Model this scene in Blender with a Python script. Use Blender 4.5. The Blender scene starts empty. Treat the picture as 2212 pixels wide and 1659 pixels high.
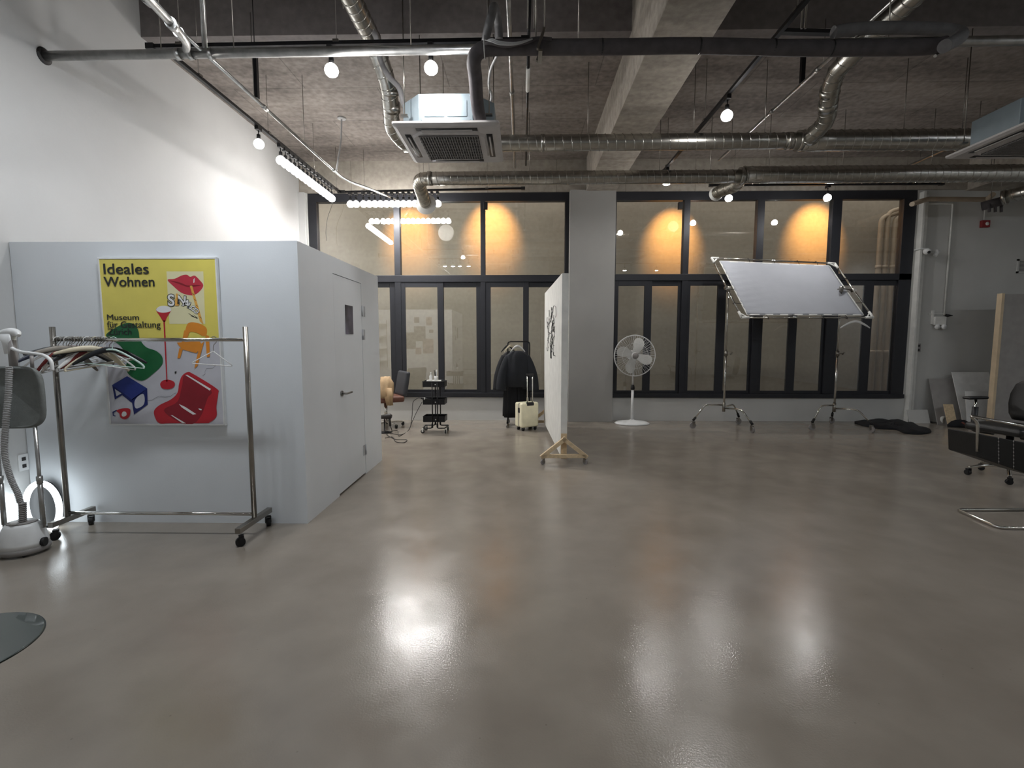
import bpy, math, random
from mathutils import Vector, Matrix
random.seed(7)
sc = bpy.context.scene
COL = sc.collection
PI = math.pi

# ------------------------------------------------------------------ camera
F, CX, CY = 1050.0, 1106.0, 829.5
PITCH, YAW = math.atan(0.089), math.radians(1.15)
CAMZ = 1.45
cam = bpy.data.objects.new('camera', bpy.data.cameras.new('camera'))
COL.objects.link(cam)
cam.location = (0, 0, CAMZ)
cam.rotation_euler = (PI / 2 - PITCH, 0, YAW)
cam.data.sensor_fit = 'HORIZONTAL'
cam.data.sensor_width = 36
cam.data.lens = 36 * F / 2212
cam.data.clip_start = 0.05
sc.camera = cam
# ------------------------------------------------------------------ world (pale warm glow, raised to light the wall outside)
w = bpy.data.worlds.new('night'); sc.world = w; w.use_nodes = True
w.node_tree.nodes['Background'].inputs[0].default_value = (1.0, .95, .89, 1)
w.node_tree.nodes['Background'].inputs[1].default_value = 0.85
sc.view_settings.view_transform = 'Standard'
sc.view_settings.look = 'None'
sc.view_settings.gamma = 1
sc.view_settings.exposure = 1.0
BULB = 225.0
BULB_ROW = 35.0
BULB_REAR = 125.0
BULB_COOL = 200.0
BULB_FILL = 50.0
BULB_BOOTH = 190.0
SHELL = 9.0
NEON = 3.2

R_ = cam.rotation_euler.to_matrix()


def ray(px, py):
    return R_ @ Vector(((px - CX) / F, -(py - CY) / F, -1.0))


def onY(px, py, Y):
    d = ray(px, py); t = Y / d.y
    return Vector((d.x * t, Y, CAMZ + d.z * t))


def onX(px, py, X):
    d = ray(px, py); t = X / d.x
    return Vector((X, d.y * t, CAMZ + d.z * t))


def onZ(px, py, z=0.0):
    d = ray(px, py); t = (z - CAMZ) / d.z
    return Vector((d.x * t, d.y * t, z))


# ------------------------------------------------------------------ materials
def lin(c):
    return tuple(((x / 255) / 12.92 if x / 255 <= .04045 else ((x / 255 + .055) / 1.055) ** 2.4) for x in c) + (1,)


def mat(name, rgb, rough=.5, metal=0, var=.06, vs=8, bump=0, bs=60, spec=.5, emit=None, es=0, alpha=None, coat=0):
    m = bpy.data.materials.new(name); m.use_nodes = True
    nt = m.node_tree; b = nt.nodes['Principled BSDF']
    tc = nt.nodes.new('ShaderNodeTexCoord')
    n = nt.nodes.new('ShaderNodeTexNoise'); n.inputs['Scale'].default_value = vs; n.inputs['Detail'].default_value = 4
    nt.links.new(tc.outputs['Object'], n.inputs['Vector'])
    r = nt.nodes.new('ShaderNodeValToRGB')
    c = lin(rgb)
    r.color_ramp.elements[0].color = tuple(max(0, x * (1 - var)) for x in c[:3]) + (1,)
    r.color_ramp.elements[1].color = tuple(min(1, x * (1 + var)) for x in c[:3]) + (1,)
    r.color_ramp.elements[0].position = .35; r.color_ramp.elements[1].position = .65
    nt.links.new(n.outputs['Fac'], r.inputs['Fac'])
    nt.links.new(r.outputs['Color'], b.inputs['Base Color'])
    b.inputs['Roughness'].default_value = rough
    b.inputs['Metallic'].default_value = metal
    b.inputs['Specular IOR Level'].default_value = spec
    if coat: b.inputs['Coat Weight'].default_value = coat
    if emit:
        b.inputs['Emission Color'].default_value = tuple(emit) + (1,)
        b.inputs['Emission Strength'].default_value = es
    if bump:
        n2 = nt.nodes.new('ShaderNodeTexNoise'); n2.inputs['Scale'].default_value = bs; n2.inputs['Detail'].default_value = 6
        nt.links.new(tc.outputs['Object'], n2.inputs['Vector'])
        bp = nt.nodes.new('ShaderNodeBump'); bp.inputs['Strength'].default_value = bump; bp.inputs['Distance'].default_value = .01
        nt.links.new(n2.outputs['Fac'], bp.inputs['Height']); nt.links.new(bp.outputs['Normal'], b.inputs['Normal'])
    return m


def emat(name, col, strength):
    m = bpy.data.materials.new(name); m.use_nodes = True
    nt = m.node_tree; nt.nodes.remove(nt.nodes['Principled BSDF'])
    e = nt.nodes.new('ShaderNodeEmission'); e.inputs[0].default_value = tuple(col) + (1,); e.inputs[1].default_value = strength
    nt.links.new(e.outputs[0], nt.nodes['Material Output'].inputs[0])
    return m


def concrete(name, dark, light, scale=1.0, seams=None, rough=.85, bump=.35):
    m = bpy.data.materials.new(name); m.use_nodes = True
    nt = m.node_tree; b = nt.nodes['Principled BSDF']; L = nt.links.new
    tc = nt.nodes.new('ShaderNodeTexCoord')
    n1 = nt.nodes.new('ShaderNodeTexNoise'); n1.inputs['Scale'].default_value = 1.3 * scale; n1.inputs['Detail'].default_value = 8; n1.inputs['Roughness'].default_value = .65
    n2 = nt.nodes.new('ShaderNodeTexNoise'); n2.inputs['Scale'].default_value = 14 * scale; n2.inputs['Detail'].default_value = 6
    mp = nt.nodes.new('ShaderNodeMapping'); mp.inputs['Scale'].default_value = (.35, 1.6, 1)
    L(tc.outputs['Object'], mp.inputs['Vector']); L(mp.outputs['Vector'], n1.inputs['Vector']); L(tc.outputs['Object'], n2.inputs['Vector'])
    mx = nt.nodes.new('ShaderNodeMath'); mx.operation = 'MULTIPLY_ADD'; mx.inputs[1].default_value = .45
    L(n2.outputs['Fac'], mx.inputs[0]); 
    m2 = nt.nodes.new('ShaderNodeMath'); m2.operation = 'MULTIPLY'; m2.inputs[1].default_value = .75
    L(n1.outputs['Fac'], m2.inputs[0]); L(m2.outputs[0], mx.inputs[2])
    r = nt.nodes.new('ShaderNodeValToRGB')
    r.color_ramp.elements[0].position = .42; r.color_ramp.elements[1].position = .78
    r.color_ramp.elements[0].color = lin(dark); r.color_ramp.elements[1].color = lin(light)
    L(mx.outputs[0], r.inputs['Fac'])
    out = r.outputs['Color']
    if seams:
        br = nt.nodes.new('ShaderNodeTexBrick')
        br.inputs['Scale'].default_value = 1; br.inputs['Mortar Size'].default_value = .006
        br.inputs['Brick Width'].default_value = seams[0]; br.inputs['Row Height'].default_value = seams[1]
        br.inputs['Color1'].default_value = (1, 1, 1, 1); br.inputs['Color2'].default_value = (.9, .9, .9, 1); br.inputs['Mortar'].default_value = (.62, .62, .62, 1)
        L(tc.outputs['Object'], br.inputs['Vector'])
        mm = nt.nodes.new('ShaderNodeMix'); mm.data_type = 'RGBA'; mm.blend_type = 'MULTIPLY'; mm.inputs[0].default_value = 1
        L(out, mm.inputs[6]); L(br.outputs['Color'], mm.inputs[7]); out = mm.outputs[2]
    L(out, b.inputs['Base Color'])
    b.inputs['Roughness'].default_value = rough
    bp = nt.nodes.new('ShaderNodeBump'); bp.inputs['Strength'].default_value = bump; bp.inputs['Distance'].default_value = .01
    L(n2.outputs['Fac'], bp.inputs['Height']); L(bp.outputs['Normal'], b.inputs['Normal'])
    return m


def floor_mat():
    m = bpy.data.materials.new('polished_concrete'); m.use_nodes = True
    nt = m.node_tree; b = nt.nodes['Principled BSDF']; L = nt.links.new
    tc = nt.nodes.new('ShaderNodeTexCoord')

    def noise(s, d=6, dist=0.0):
        n = nt.nodes.new('ShaderNodeTexNoise'); n.inputs['Scale'].default_value = s; n.inputs['Detail'].default_value = d
        n.inputs['Distortion'].default_value = dist
        L(tc.outputs['Object'], n.inputs['Vector']); return n
    a = noise(.55, 7, .6); c = noise(3.2, 5, .2); g = noise(120, 3)
    ad = nt.nodes.new('ShaderNodeMath'); ad.operation = 'MULTIPLY_ADD'; ad.inputs[1].default_value = .4
    L(c.outputs['Fac'], ad.inputs[0]); 
    m2 = nt.nodes.new('ShaderNodeMath'); m2.operation = 'MULTIPLY'; m2.inputs[1].default_value = .6
    L(a.outputs['Fac'], m2.inputs[0]); L(m2.outputs[0], ad.inputs[2])
    r = nt.nodes.new('ShaderNodeValToRGB')
    r.color_ramp.elements[0].position = .30; r.color_ramp.elements[1].position = .74
    r.color_ramp.elements[0].color = lin((126, 118, 108)); r.color_ramp.elements[1].color = lin((153, 145, 134))
    L(ad.outputs[0], r.inputs['Fac'])
    # pits and specks
    v = nt.nodes.new('ShaderNodeTexVoronoi'); v.inputs['Scale'].default_value = 9; v.inputs['Randomness'].default_value = 1
    L(tc.outputs['Object'], v.inputs['Vector'])
    vr = nt.nodes.new('ShaderNodeValToRGB'); vr.color_ramp.elements[0].position = .015; vr.color_ramp.elements[1].position = .045
    vr.color_ramp.elements[0].color = (.72, .7, .68, 1); vr.color_ramp.elements[1].color = (1, 1, 1, 1)
    L(v.outputs['Distance'], vr.inputs['Fac'])
    mm = nt.nodes.new('ShaderNodeMix'); mm.data_type = 'RGBA'; mm.blend_type = 'MULTIPLY'; mm.inputs[0].default_value = 1
    L(r.outputs['Color'], mm.inputs[6]); L(vr.outputs['Color'], mm.inputs[7])
    L(mm.outputs[2], b.inputs['Base Color'])
    rr = nt.nodes.new('ShaderNodeMapRange'); rr.inputs['From Min'].default_value = .35; rr.inputs['From Max'].default_value = .65
    rr.inputs['To Min'].default_value = .13; rr.inputs['To Max'].default_value = .24
    L(c.outputs['Fac'], rr.inputs['Value']); L(rr.outputs['Result'], b.inputs['Roughness'])
    b.inputs['Specular IOR Level'].default_value = .5
    w2 = noise(5, 3)
    hs = nt.nodes.new('ShaderNodeMath'); hs.operation = 'MULTIPLY_ADD'; hs.inputs[1].default_value = .6
    w3 = nt.nodes.new('ShaderNodeMath'); w3.operation = 'MULTIPLY'; w3.inputs[1].default_value = .03; L(w2.outputs['Fac'], w3.inputs[0])
    L(g.outputs['Fac'], hs.inputs[0]); L(w3.outputs[0], hs.inputs[2])
    bp = nt.nodes.new('ShaderNodeBump'); bp.inputs['Strength'].default_value = .10; bp.inputs['Distance'].default_value = .01
    L(hs.outputs[0], bp.inputs['Height']); L(bp.outputs['Normal'], b.inputs['Normal'])
    return m


def glass_mat(name, tint=(.86, .9, .88), ior=1.7, rough=0.0):
    m = bpy.data.materials.new(name); m.use_nodes = True
    nt = m.node_tree; nt.nodes.remove(nt.nodes['Principled BSDF']); L = nt.links.new
    t = nt.nodes.new('ShaderNodeBsdfTransparent'); t.inputs[0].default_value = tint + (1,)
    g = nt.nodes.new('ShaderNodeBsdfGlossy'); g.inputs['Roughness'].default_value = rough; g.inputs[0].default_value = (1, 1, 1, 1)
    f = nt.nodes.new('ShaderNodeFresnel'); f.inputs[0].default_value = ior
    x = nt.nodes.new('ShaderNodeMixShader')
    ge = nt.nodes.new('ShaderNodeNewGeometry'); iv = nt.nodes.new('ShaderNodeMath'); iv.operation = 'SUBTRACT'; iv.inputs[0].default_value = 1
    mu = nt.nodes.new('ShaderNodeMath'); mu.operation = 'MULTIPLY'
    L(ge.outputs['Backfacing'], iv.inputs[1]); L(f.outputs[0], mu.inputs[0]); L(iv.outputs[0], mu.inputs[1])
    L(mu.outputs[0], x.inputs[0]); L(t.outputs[0], x.inputs[1]); L(g.outputs[0], x.inputs[2])
    L(x.outputs[0], nt.nodes['Material Output'].inputs[0])
    return m


M = {}
M['floor'] = floor_mat()
M['white_wall'] = mat('white_plaster', (198, 198, 197), .8, var=.035, vs=1.2, bump=.12, bs=25)
M['booth'] = mat('booth_paint', (222, 226, 230), .7, var=.02, vs=2, bump=.05, bs=90)
M['grey_wall'] = mat('grey_paint', (196, 196, 193), .8, var=.04, vs=1.5, bump=.08, bs=30)
M['pillar'] = mat('pillar_paint', (158, 157, 154), .8, var=.04, vs=1.5, bump=.08, bs=30)
M['slab'] = concrete('slab_concrete', (103, 95, 90), (162, 153, 146), seams=(1.8, .9))
M['slab_shaded'] = concrete('shaded_concrete', (104, 98, 97), (134, 128, 126))  # slab concrete darkened, shade of the front face mixed into the colour
M['beam'] = concrete('beam_concrete', (130, 123, 114), (184, 176, 165))
M['lintel'] = concrete('lintel_concrete', (142, 135, 125), (180, 173, 162), seams=(1.2, .6))
M['outer'] = concrete('outside_render', (152, 143, 130), (172, 163, 149), bump=.15)
M['frame'] = mat('window_frame_metal', (42, 43, 48), .45, .3, var=.05)
M['glass'] = glass_mat('window_glass', (.93, .94, .93), 2.1)
M['black'] = mat('black_plastic', (22, 22, 24), .45)
M['black_metal'] = mat('black_powder_metal', (24, 24, 27), .4, .4)
M['insul'] = mat('black_insulation', (76, 72, 74), .85, var=.15, vs=12, bump=.3, bs=30)
M['insul2'] = mat('grey_wrap', (108, 107, 108), .7, var=.15, vs=10, bump=.35, bs=40)
M['galv'] = mat('galvanised_steel', (176, 176, 174), .32, .95, var=.15, vs=14)
M['duct'] = mat('duct_steel', (178, 176, 170), .27, 1, var=.12, vs=20, bump=.08, bs=18)
M['foil'] = mat('flexible_foil', (190, 186, 176), .3, 1, var=.15, vs=25, bump=.5, bs=50)
M['chrome'] = mat('chrome', (205, 203, 198), .12, 1, var=.04)
M['steel'] = mat('brushed_steel', (150, 146, 140), .3, 1, var=.08)
M['zinc'] = mat('zinc_sheet', (128, 140, 147), .5, .55, var=.05)
M['ac_panel'] = mat('ac_panel_plastic', (176, 173, 172), .5)
M['ac_grille'] = mat('ac_grille_plastic', (122, 120, 120), .6)
M['filter'] = mat('grey_filter', (70, 70, 72), .8)
M['white_pl'] = mat('white_plastic', (225, 226, 226), .3, coat=.3)
M['white_matt'] = mat('white_matt', (218, 218, 214), .6)
M['cream'] = mat('cream_shell', (236, 230, 200), .4, coat=.3)
M['cable'] = mat('grey_cable', (170, 170, 170), .5)
M['dcable'] = mat('dark_cable', (40, 38, 38), .5)
M['wood'] = mat('pine_wood', (206, 184, 150), .6, var=.12, vs=30)
M['bwood'] = mat('brown_wood', (92, 42, 32), .5, var=.2, vs=20)
M['scrim'] = mat('scrim_fabric', (168, 171, 178), .75, var=.03, vs=3, bump=.3, bs=6)
M['cloth_black'] = mat('black_cloth', (17, 18, 23), .9, var=.2, vs=5, bump=.5, bs=12)
M['cloth_black2'] = mat('charcoal_cloth', (25, 28, 34), .9, var=.2, vs=5, bump=.5, bs=12)
M['beige'] = mat('beige_jacket', (176, 150, 116), .85, var=.15, vs=6, bump=.5, bs=14)
M['brown_lthr'] = mat('brown_leather', (104, 66, 52), .5, var=.1)
M['black_lthr'] = mat('black_leather', (24, 24, 24), .42, var=.15, bump=.15, bs=120)
M['grey_lthr'] = mat('dark_grey_leather', (56, 58, 64), .5, var=.1)
M['grey_pad'] = mat('grey_pad_fabric', (116, 120, 118), .9, var=.06, vs=40, bump=.2, bs=200)
M['grey_pl'] = mat('grey_plastic', (140, 136, 134), .45)
M['grey_board'] = mat('grey_board', (158, 155, 152), .8)
M['white_board'] = mat('white_board', (222, 222, 220), .6)
M['warm_edge'] = mat('raw_board_edge', (210, 190, 160), .8)
M['red'] = mat('red_plastic', (140, 40, 42), .5)
M['paint_hinge'] = mat('painted_hinge', (176, 178, 182), .5)
M['handle'] = mat('satin_nickel', (150, 148, 144), .3, 1)
M['pipe_beige'] = mat('painted_drainpipe', (176, 160, 140), .6)
M['rubber'] = mat('black_rubber', (20, 20, 22), .6)
M['clear'] = glass_mat('table_glass', (.93, .97, .955), 1.6)
M['green_edge'] = mat('glass_edge', (14, 30, 28), .2)
M['bulb'] = emat('bulb_glow', (1.0, .98, .96), BULB)
M['bulb_row'] = emat('bulb_row_glow', (1.0, .98, .96), BULB_ROW)
M['bulb_rear'] = emat('rear_bulb_glow', (1.0, .98, .955), BULB_REAR)
M['bulb_fill'] = emat('fill_bulb_glow', (.9, .95, 1.0), BULB_FILL)
M['bulb_booth'] = emat('booth_bulb_glow', (.9, .95, 1.0), BULB_BOOTH)
M['bulb_cool'] = emat('cool_bulb_glow', (.9, .95, 1.0), BULB_COOL)
M['shell'] = emat('bulb_shell_glow', (1.0, .97, .93), SHELL)
M['neon'] = emat('neon_glow', (.86, .95, 1.0), NEON)


# ------------------------------------------------------------------ mesh builder
def frames(pts, closed=False):
    n = len(pts); T = []
    for i in range(n):
        a = pts[(i - 1) % n] if (i > 0 or closed) else pts[0]
        b = pts[(i + 1) % n] if (i < n - 1 or closed) else pts[-1]
        T.append((b - a).normalized() if (b - a).length > 1e-9 else Vector((0, 0, 1)))
    up = Vector((0, 0, 1)) if abs(T[0].z) < .9 else Vector((1, 0, 0))
    N = [(up - T[0] * up.dot(T[0])).normalized()]
    for i in range(1, n):
        q = T[i - 1].rotation_difference(T[i])
        v = q @ N[-1]; v = (v - T[i] * v.dot(T[i])).normalized(); N.append(v)
    return T, N, [T[i].cross(N[i]) for i in range(n)]


def fillet(pts, rad, k=5):
    pts = [Vector(p) for p in pts]; out = [pts[0]]
    for i in range(1, len(pts) - 1):
        a, b, c = pts[i - 1], pts[i], pts[i + 1]
        u = (a - b); v = (c - b)
        d = min(rad, u.length * .48, v.length * .48)
        p0 = b + u.normalized() * d; p1 = b + v.normalized() * d
        for j in range(k + 1):
            t = j / k
            out.append(p0 * (1 - t) ** 2 + b * 2 * t * (1 - t) + p1 * t * t)
    out.append(pts[-1]); return out


def smooth_path(pts, k=8):
    pts = [Vector(p) for p in pts]; P = [pts[0]] + pts + [pts[-1]]; out = []
    for i in range(1, len(P) - 2):
        for j in range(k):
            t = j / k; a, b, c, d = P[i - 1], P[i], P[i + 1], P[i + 2]
            out.append(.5 * ((2 * b) + (c - a) * t + (2 * a - 5 * b + 4 * c - d) * t * t + (3 * b - a - 3 * c + d) * t ** 3))
    out.append(pts[-1]); return out


class MB:
    def __init__(s): s.v, s.f, s.sm, s.mi = [], [], [], []

    def add(s, vs, fs, smooth=False, mi=0, X=None):
        o = len(s.v)
        for p in vs:
            p = Vector(p)
            s.v.append(X @ p if X is not None else p)
        for f in fs:
            s.f.append([o + i for i in f]); s.sm.append(smooth); s.mi.append(mi)
        return s

    def box(s, x0, x1, y0, y1, z0, z1, X=None, mi=0):
        vs = [(x0, y0, z0), (x1, y0, z0), (x1, y1, z0), (x0, y1, z0), (x0, y0, z1), (x1, y0, z1), (x1, y1, z1), (x0, y1, z1)]
        return s.add(vs, [(0, 3, 2, 1), (4, 5, 6, 7), (0, 1, 5, 4), (1, 2, 6, 5), (2, 3, 7, 6), (3, 0, 4, 7)], False, mi, X)

    def cbox(s, c, d, X=None, mi=0):
        return s.box(c[0] - d[0] / 2, c[0] + d[0] / 2, c[1] - d[1] / 2, c[1] + d[1] / 2, c[2] - d[2] / 2, c[2] + d[2] / 2, X, mi)

    def bar(s, a, b, wd, th, up=(0, 0, 1), mi=0):
        a, b = Vector(a), Vector(b); t = (b - a).normalized(); up = Vector(up)
        if abs(t.dot(up)) > .98: up = Vector((0, 1, 0))
        n = (up - t * up.dot(t)).normalized(); q = t.cross(n)
        vs = []
        for p in (a, b):
            for i, j in ((-1, -1), (1, -1), (1, 1), (-1, 1)):
                vs.append(p + q * wd / 2 * i + n * th / 2 * j)
        return s.add(vs, [(0, 3, 2, 1), (4, 5, 6, 7), (0, 1, 5, 4), (1, 2, 6, 5), (2, 3, 7, 6), (3, 0, 4, 7)], False, mi)

    def tube(s, pts, r, n=10, closed=False, caps=True, X=None, mi=0, flat=1.0):
        pts = [Vector(p) for p in pts]; T, N, B = frames(pts, closed)
        rr = r if isinstance(r, (list, tuple)) else [r] * len(pts)
        vs = []
        for i, p in enumerate(pts):
            for k in range(n):
                a = 2 * PI * k / n
                vs.append(p + N[i] * math.cos(a) * rr[i] + B[i] * math.sin(a) * rr[i] * flat)
        fs = []; m = len(pts)
        for i in range(m if closed else m - 1):
            j = (i + 1) % m
            for k in range(n):
                l = (k + 1) % n
                fs.append((i * n + k, i * n + l, j * n + l, j * n + k))
        s.add(vs, fs, True, mi, X)
        if caps and not closed:
            s.add(vs[:n], [tuple(range(n - 1, -1, -1))], False, mi, X)
            s.add(vs[-n:], [tuple(range(n))], False, mi, X)
        return s

    def cyl(s, a, b, r0, r1=None, n=16, X=None, mi=0):
        return s.tube([a, b], [r0, r0 if r1 is None else r1], n, X=X, mi=mi)

    def lathe(s, prof, n=24, X=None, mi=0, sx=1, sy=1, smooth=True):
        vs, fs = [], []
        for r, z in prof:
            for k in range(n):
                a = 2 * PI * k / n; vs.append((r * math.cos(a) * sx, r * math.sin(a) * sy, z))
        for i in range(len(prof) - 1):
            for k in range(n):
                l = (k + 1) % n; fs.append((i * n + k, i * n + l, (i + 1) * n + l, (i + 1) * n + k))
        s.add(vs, fs, smooth, mi, X)
        if prof[0][0] > 1e-5: s.add(vs[:n], [tuple(range(n - 1, -1, -1))], False, mi, X)
        if prof[-1][0] > 1e-5: s.add(vs[-n:], [tuple(range(n))], False, mi, X)
        return s

    def loft(s, secs, X=None, mi=0, caps=True, smooth=True):
        n = len(secs[0]); vs = [p for q in secs for p in q]; fs = []
        for i in range(len(secs) - 1):
            for k in range(n):
                l = (k + 1) % n; fs.append((i * n + k, i * n + l, (i + 1) * n + l, (i + 1) * n + k))
        s.add(vs, fs, smooth, mi, X)
        if caps:
            s.add(secs[0], [tuple(range(n - 1, -1, -1))], False, mi, X); s.add(secs[-1], [tuple(range(n))], False, mi, X)
        return s

    def prism(s, poly, th, X=None, mi=0):     # poly in xz plane, thickness along +y
        n = len(poly)
        vs = [(x, 0, z) for x, z in poly] + [(x, th, z) for x, z in poly]
        fs = [tuple(range(n)), tuple(range(2 * n - 1, n - 1, -1))] + [(i, i + n, (i + 1) % n + n, (i + 1) % n) for i in range(n)]
        return s.add(vs, fs, False, mi, X)

    def helix(s, pts, R, pitch, r=.003, n=4, mi=0):
        pts = [Vector(p) for p in pts]
        # resample by arc length
        L = [0]
        for i in range(1, len(pts)): L.append(L[-1] + (pts[i] - pts[i - 1]).length)
        T, N, B = frames(pts); seg = 14
        cnt = int(L[-1] / pitch * seg); out = []; rr = R if isinstance(R, (list, tuple)) else [R] * len(pts)
        j = 0
        for q in range(cnt + 1):
            d = q * pitch / seg
            while j < len(pts) - 2 and L[j + 1] < d: j += 1
            t = (d - L[j]) / max(1e-9, L[j + 1] - L[j]); t = min(1, t)
            c = pts[j].lerp(pts[j + 1], t); nn = N[j].lerp(N[j + 1], t).normalized(); bb = B[j].lerp(B[j + 1], t).normalized()
            rad = rr[j] * (1 - t) + rr[j + 1] * t; a = 2 * PI * q / seg
            out.append(c + nn * math.cos(a) * rad + bb * math.sin(a) * rad)
        return s.tube(out, r, n, mi=mi)

    def build(s, name, m, parent=None, bevel=0, seg=2, sub=0):
        me = bpy.data.meshes.new(name)
        org = ORG.get(parent.name, Vector((0, 0, 0))) if parent else Vector((0, 0, 0))
        me.from_pydata([tuple(p - org) for p in s.v], [], s.f)
        me.polygons.foreach_set('use_smooth', s.sm)
        mats = m if isinstance(m, (list, tuple)) else [m]
        for x in mats: me.materials.append(x)
        me.polygons.foreach_set('material_index', s.mi)
        me.update()
        import bmesh
        bm = bmesh.new(); bm.from_mesh(me)
        bmesh.ops.remove_doubles(bm, verts=bm.verts, dist=1e-6)
        bmesh.ops.recalc_face_normals(bm, faces=bm.faces)
        bm.to_mesh(me); bm.free()
        o = bpy.data.objects.new(name, me); COL.objects.link(o)
        if parent:
            o.parent = parent; ORG[o.name] = org
        if bevel:
            b = o.modifiers.new('bevel', 'BEVEL'); b.width = bevel; b.segments = seg; b.limit_method = 'ANGLE'; b.angle_limit = .6
        if sub:
            q = o.modifiers.new('sub', 'SUBSURF'); q.levels = sub; q.render_levels = sub
        return o


ORG = {}


def thing(name, label, cat, loc=(0, 0, 0), group=None, world=True, rz=0):
    o = bpy.data.objects.new(name, None); COL.objects.link(o)
    o.empty_display_size = .1
    o.location = loc; o.rotation_euler = (0, 0, rz); o['label'] = label; o['category'] = cat
    if group: o['group'] = group
    ORG[o.name] = Vector(loc) if world else Vector((0, 0, 0))
    return o


def tag(o, label, cat, group=None):
    o['label'] = label; o['category'] = cat
    if group: o['group'] = group
    return o


def struct(o):
    o['kind'] = 'structure'; return o


def sroot(name, loc=(0, 0, 0)):
    o = bpy.data.objects.new(name, None); COL.objects.link(o); o.location = loc; o['kind'] = 'structure'
    ORG[o.name] = Vector(loc); return o


def centre(o, z=None):
    """move a one-mesh thing's origin to its base"""
    vs = o.data.vertices
    c = Vector((sum(v.co.x for v in vs) / len(vs), sum(v.co.y for v in vs) / len(vs), min(v.co.z for v in vs)))
    for v in vs: v.co -= c
    o.location = c; return o


def dup(root, loc, rz=None, label=None):
    r = root.copy(); COL.objects.link(r); r.location = loc
    if rz is not None: r.rotation_euler = (0, 0, rz)
    if label: r['label'] = label
    for ch in list(root.children):
        c = ch.copy(); COL.objects.link(c); c.parent = r
        for g in list(ch.children):
            d = g.copy(); COL.objects.link(d); d.parent = c
    return r


ORD = ['first', 'second', 'third', 'fourth', 'fifth', 'sixth', 'seventh', 'eighth', 'ninth', 'tenth', 'eleventh', 'twelfth',
       'thirteenth', 'fourteenth', 'fifteenth', 'sixteenth', 'seventeenth', 'eighteenth']


def text_mb(mb, s, rect=None, X=None, off=.0, mi=0, y=0.0, size=1.0):
    """text laid in the xz plane at depth y, fitted to rect (x0,z0,x1,z1)"""
    cu = bpy.data.curves.new('t', 'FONT'); cu.body = s; cu.size = size; cu.offset = off; cu.resolution_u = 4
    ob = bpy.data.objects.new('t', cu); COL.objects.link(ob)
    dg = bpy.context.evaluated_depsgraph_get(); dg.update()
    me = bpy.data.meshes.new_from_object(ob.evaluated_get(dg))
    vs = [v.co.copy() for v in me.vertices]; fs = [tuple(p.vertices) for p in me.polygons]
    bpy.data.objects.remove(ob); bpy.data.curves.remove(cu); bpy.data.meshes.remove(me)
    x0 = min(v.x for v in vs); x1 = max(v.x for v in vs); z0 = min(v.y for v in vs); z1 = max(v.y for v in vs)
    if rect:
        out = [(rect[0] + (v.x - x0) / (x1 - x0) * (rect[2] - rect[0]), y, rect[1] + (v.y - z0) / (z1 - z0) * (rect[3] - rect[1])) for v in vs]
    else:
        out = [(v.x - (x0 + x1) / 2, y, v.y - (z0 + z1) / 2) for v in vs]
    mb.add(out, fs, False, mi, X)


# ================================================================== ROOM
WY = 8.80                     # window wall
XL = -3.93                    # left wall
ZC = 4.58                     # slab
ZB = 4.02                     # beam underside
ZN = 5.55                     # higher ceiling near the camera
YF = 5.23                     # slab front edge
ZW0, ZW1 = onY(1127, 858, WY).z, onY(1127, 416, WY).z          # window sill / head
YB = -3.5
XR = 10.0

struct(MB().box(XL - .3, XR + .3, YB - .3, WY + .25, -.2, 0).build('floor', M['floor']))
struct(MB().box(XL - .25, XL, YB, WY + .25, 0, ZN + .2).build('wall_left', M['white_wall']))
struct(MB().box(XR, XR + .25, YB, WY + .25, 0, ZN + .2).build('wall_right', M['grey_wall']))
struct(MB().box(XL - .25, XR + .25, YB - .25, YB, 0, ZN + .2).build('wall_front', M['grey_wall']))
mb = MB()
mb.box(XL, XR, YF + .281, WY + .25, ZC, ZC + .3)
mb.box(XL, XR, YB, YF - .001, ZN, ZN + .2)
struct(mb.build('ceiling', M['slab']))
struct(MB().box(XL, XR, YF, YF + .28, ZC - .012, ZN - .001).build('trim_1', M['slab_shaded']))
struct(MB().box(1.105, 1.62, YB, WY - .15, ZB, ZN + .1).build('trim_2', M['beam'], bevel=.006))
struct(MB().box(7.64, 8.2, YB, WY, ZB, ZN + .1).build('trim_3', M['beam'], bevel=.006))

XW1a = onY(668, 520, WY).x; XW1b = onY(1229, 520, WY).x
XW2a = onY(1326, 520, WY).x; XW2b = onY(1974, 520, WY).x
# window wall: sill walls, lintel, pillar, right hand stretch
mb = MB()
mb.box(XL, XW1b, WY, WY + .2, 0, ZW0)
mb.box(XW2a, XW2b, WY, WY + .2, 0, ZW0)
mb.box(XL, XW1a, WY - .06, WY + .2, 0, ZW1)
mb.box(XW2b, XR, WY, WY + .2, 0, ZC)
struct(mb.build('wall_window_side', M['grey_wall']))
struct(MB().box(XL, XR, WY - .04, WY + .2, ZW1, ZC).build('trim_4', M['lintel']))
struct(MB().box(XW1b, XW2a, WY - .15, WY + .2, 0, ZW1).build('wall_pillar', M['pillar'], bevel=.006))
struct(MB().box(XL, XW1a - .02, WY - .1, WY - .061, 0, ZW1).build('trim_5', M['white_wall']))
# white corner strips at the right of the windows
a = onY(1972, 740, WY).x
mb = MB(); mb.box(a - .07, a - .03, WY - .10, WY, 0, 4.0); mb.box(a - .02, a + .05, WY - .06, WY, 0, 3.95)
struct(mb.build('trim_6', M['white_matt'], bevel=.004))


def zrow(py): return onY(1127, py, WY).z


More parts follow.
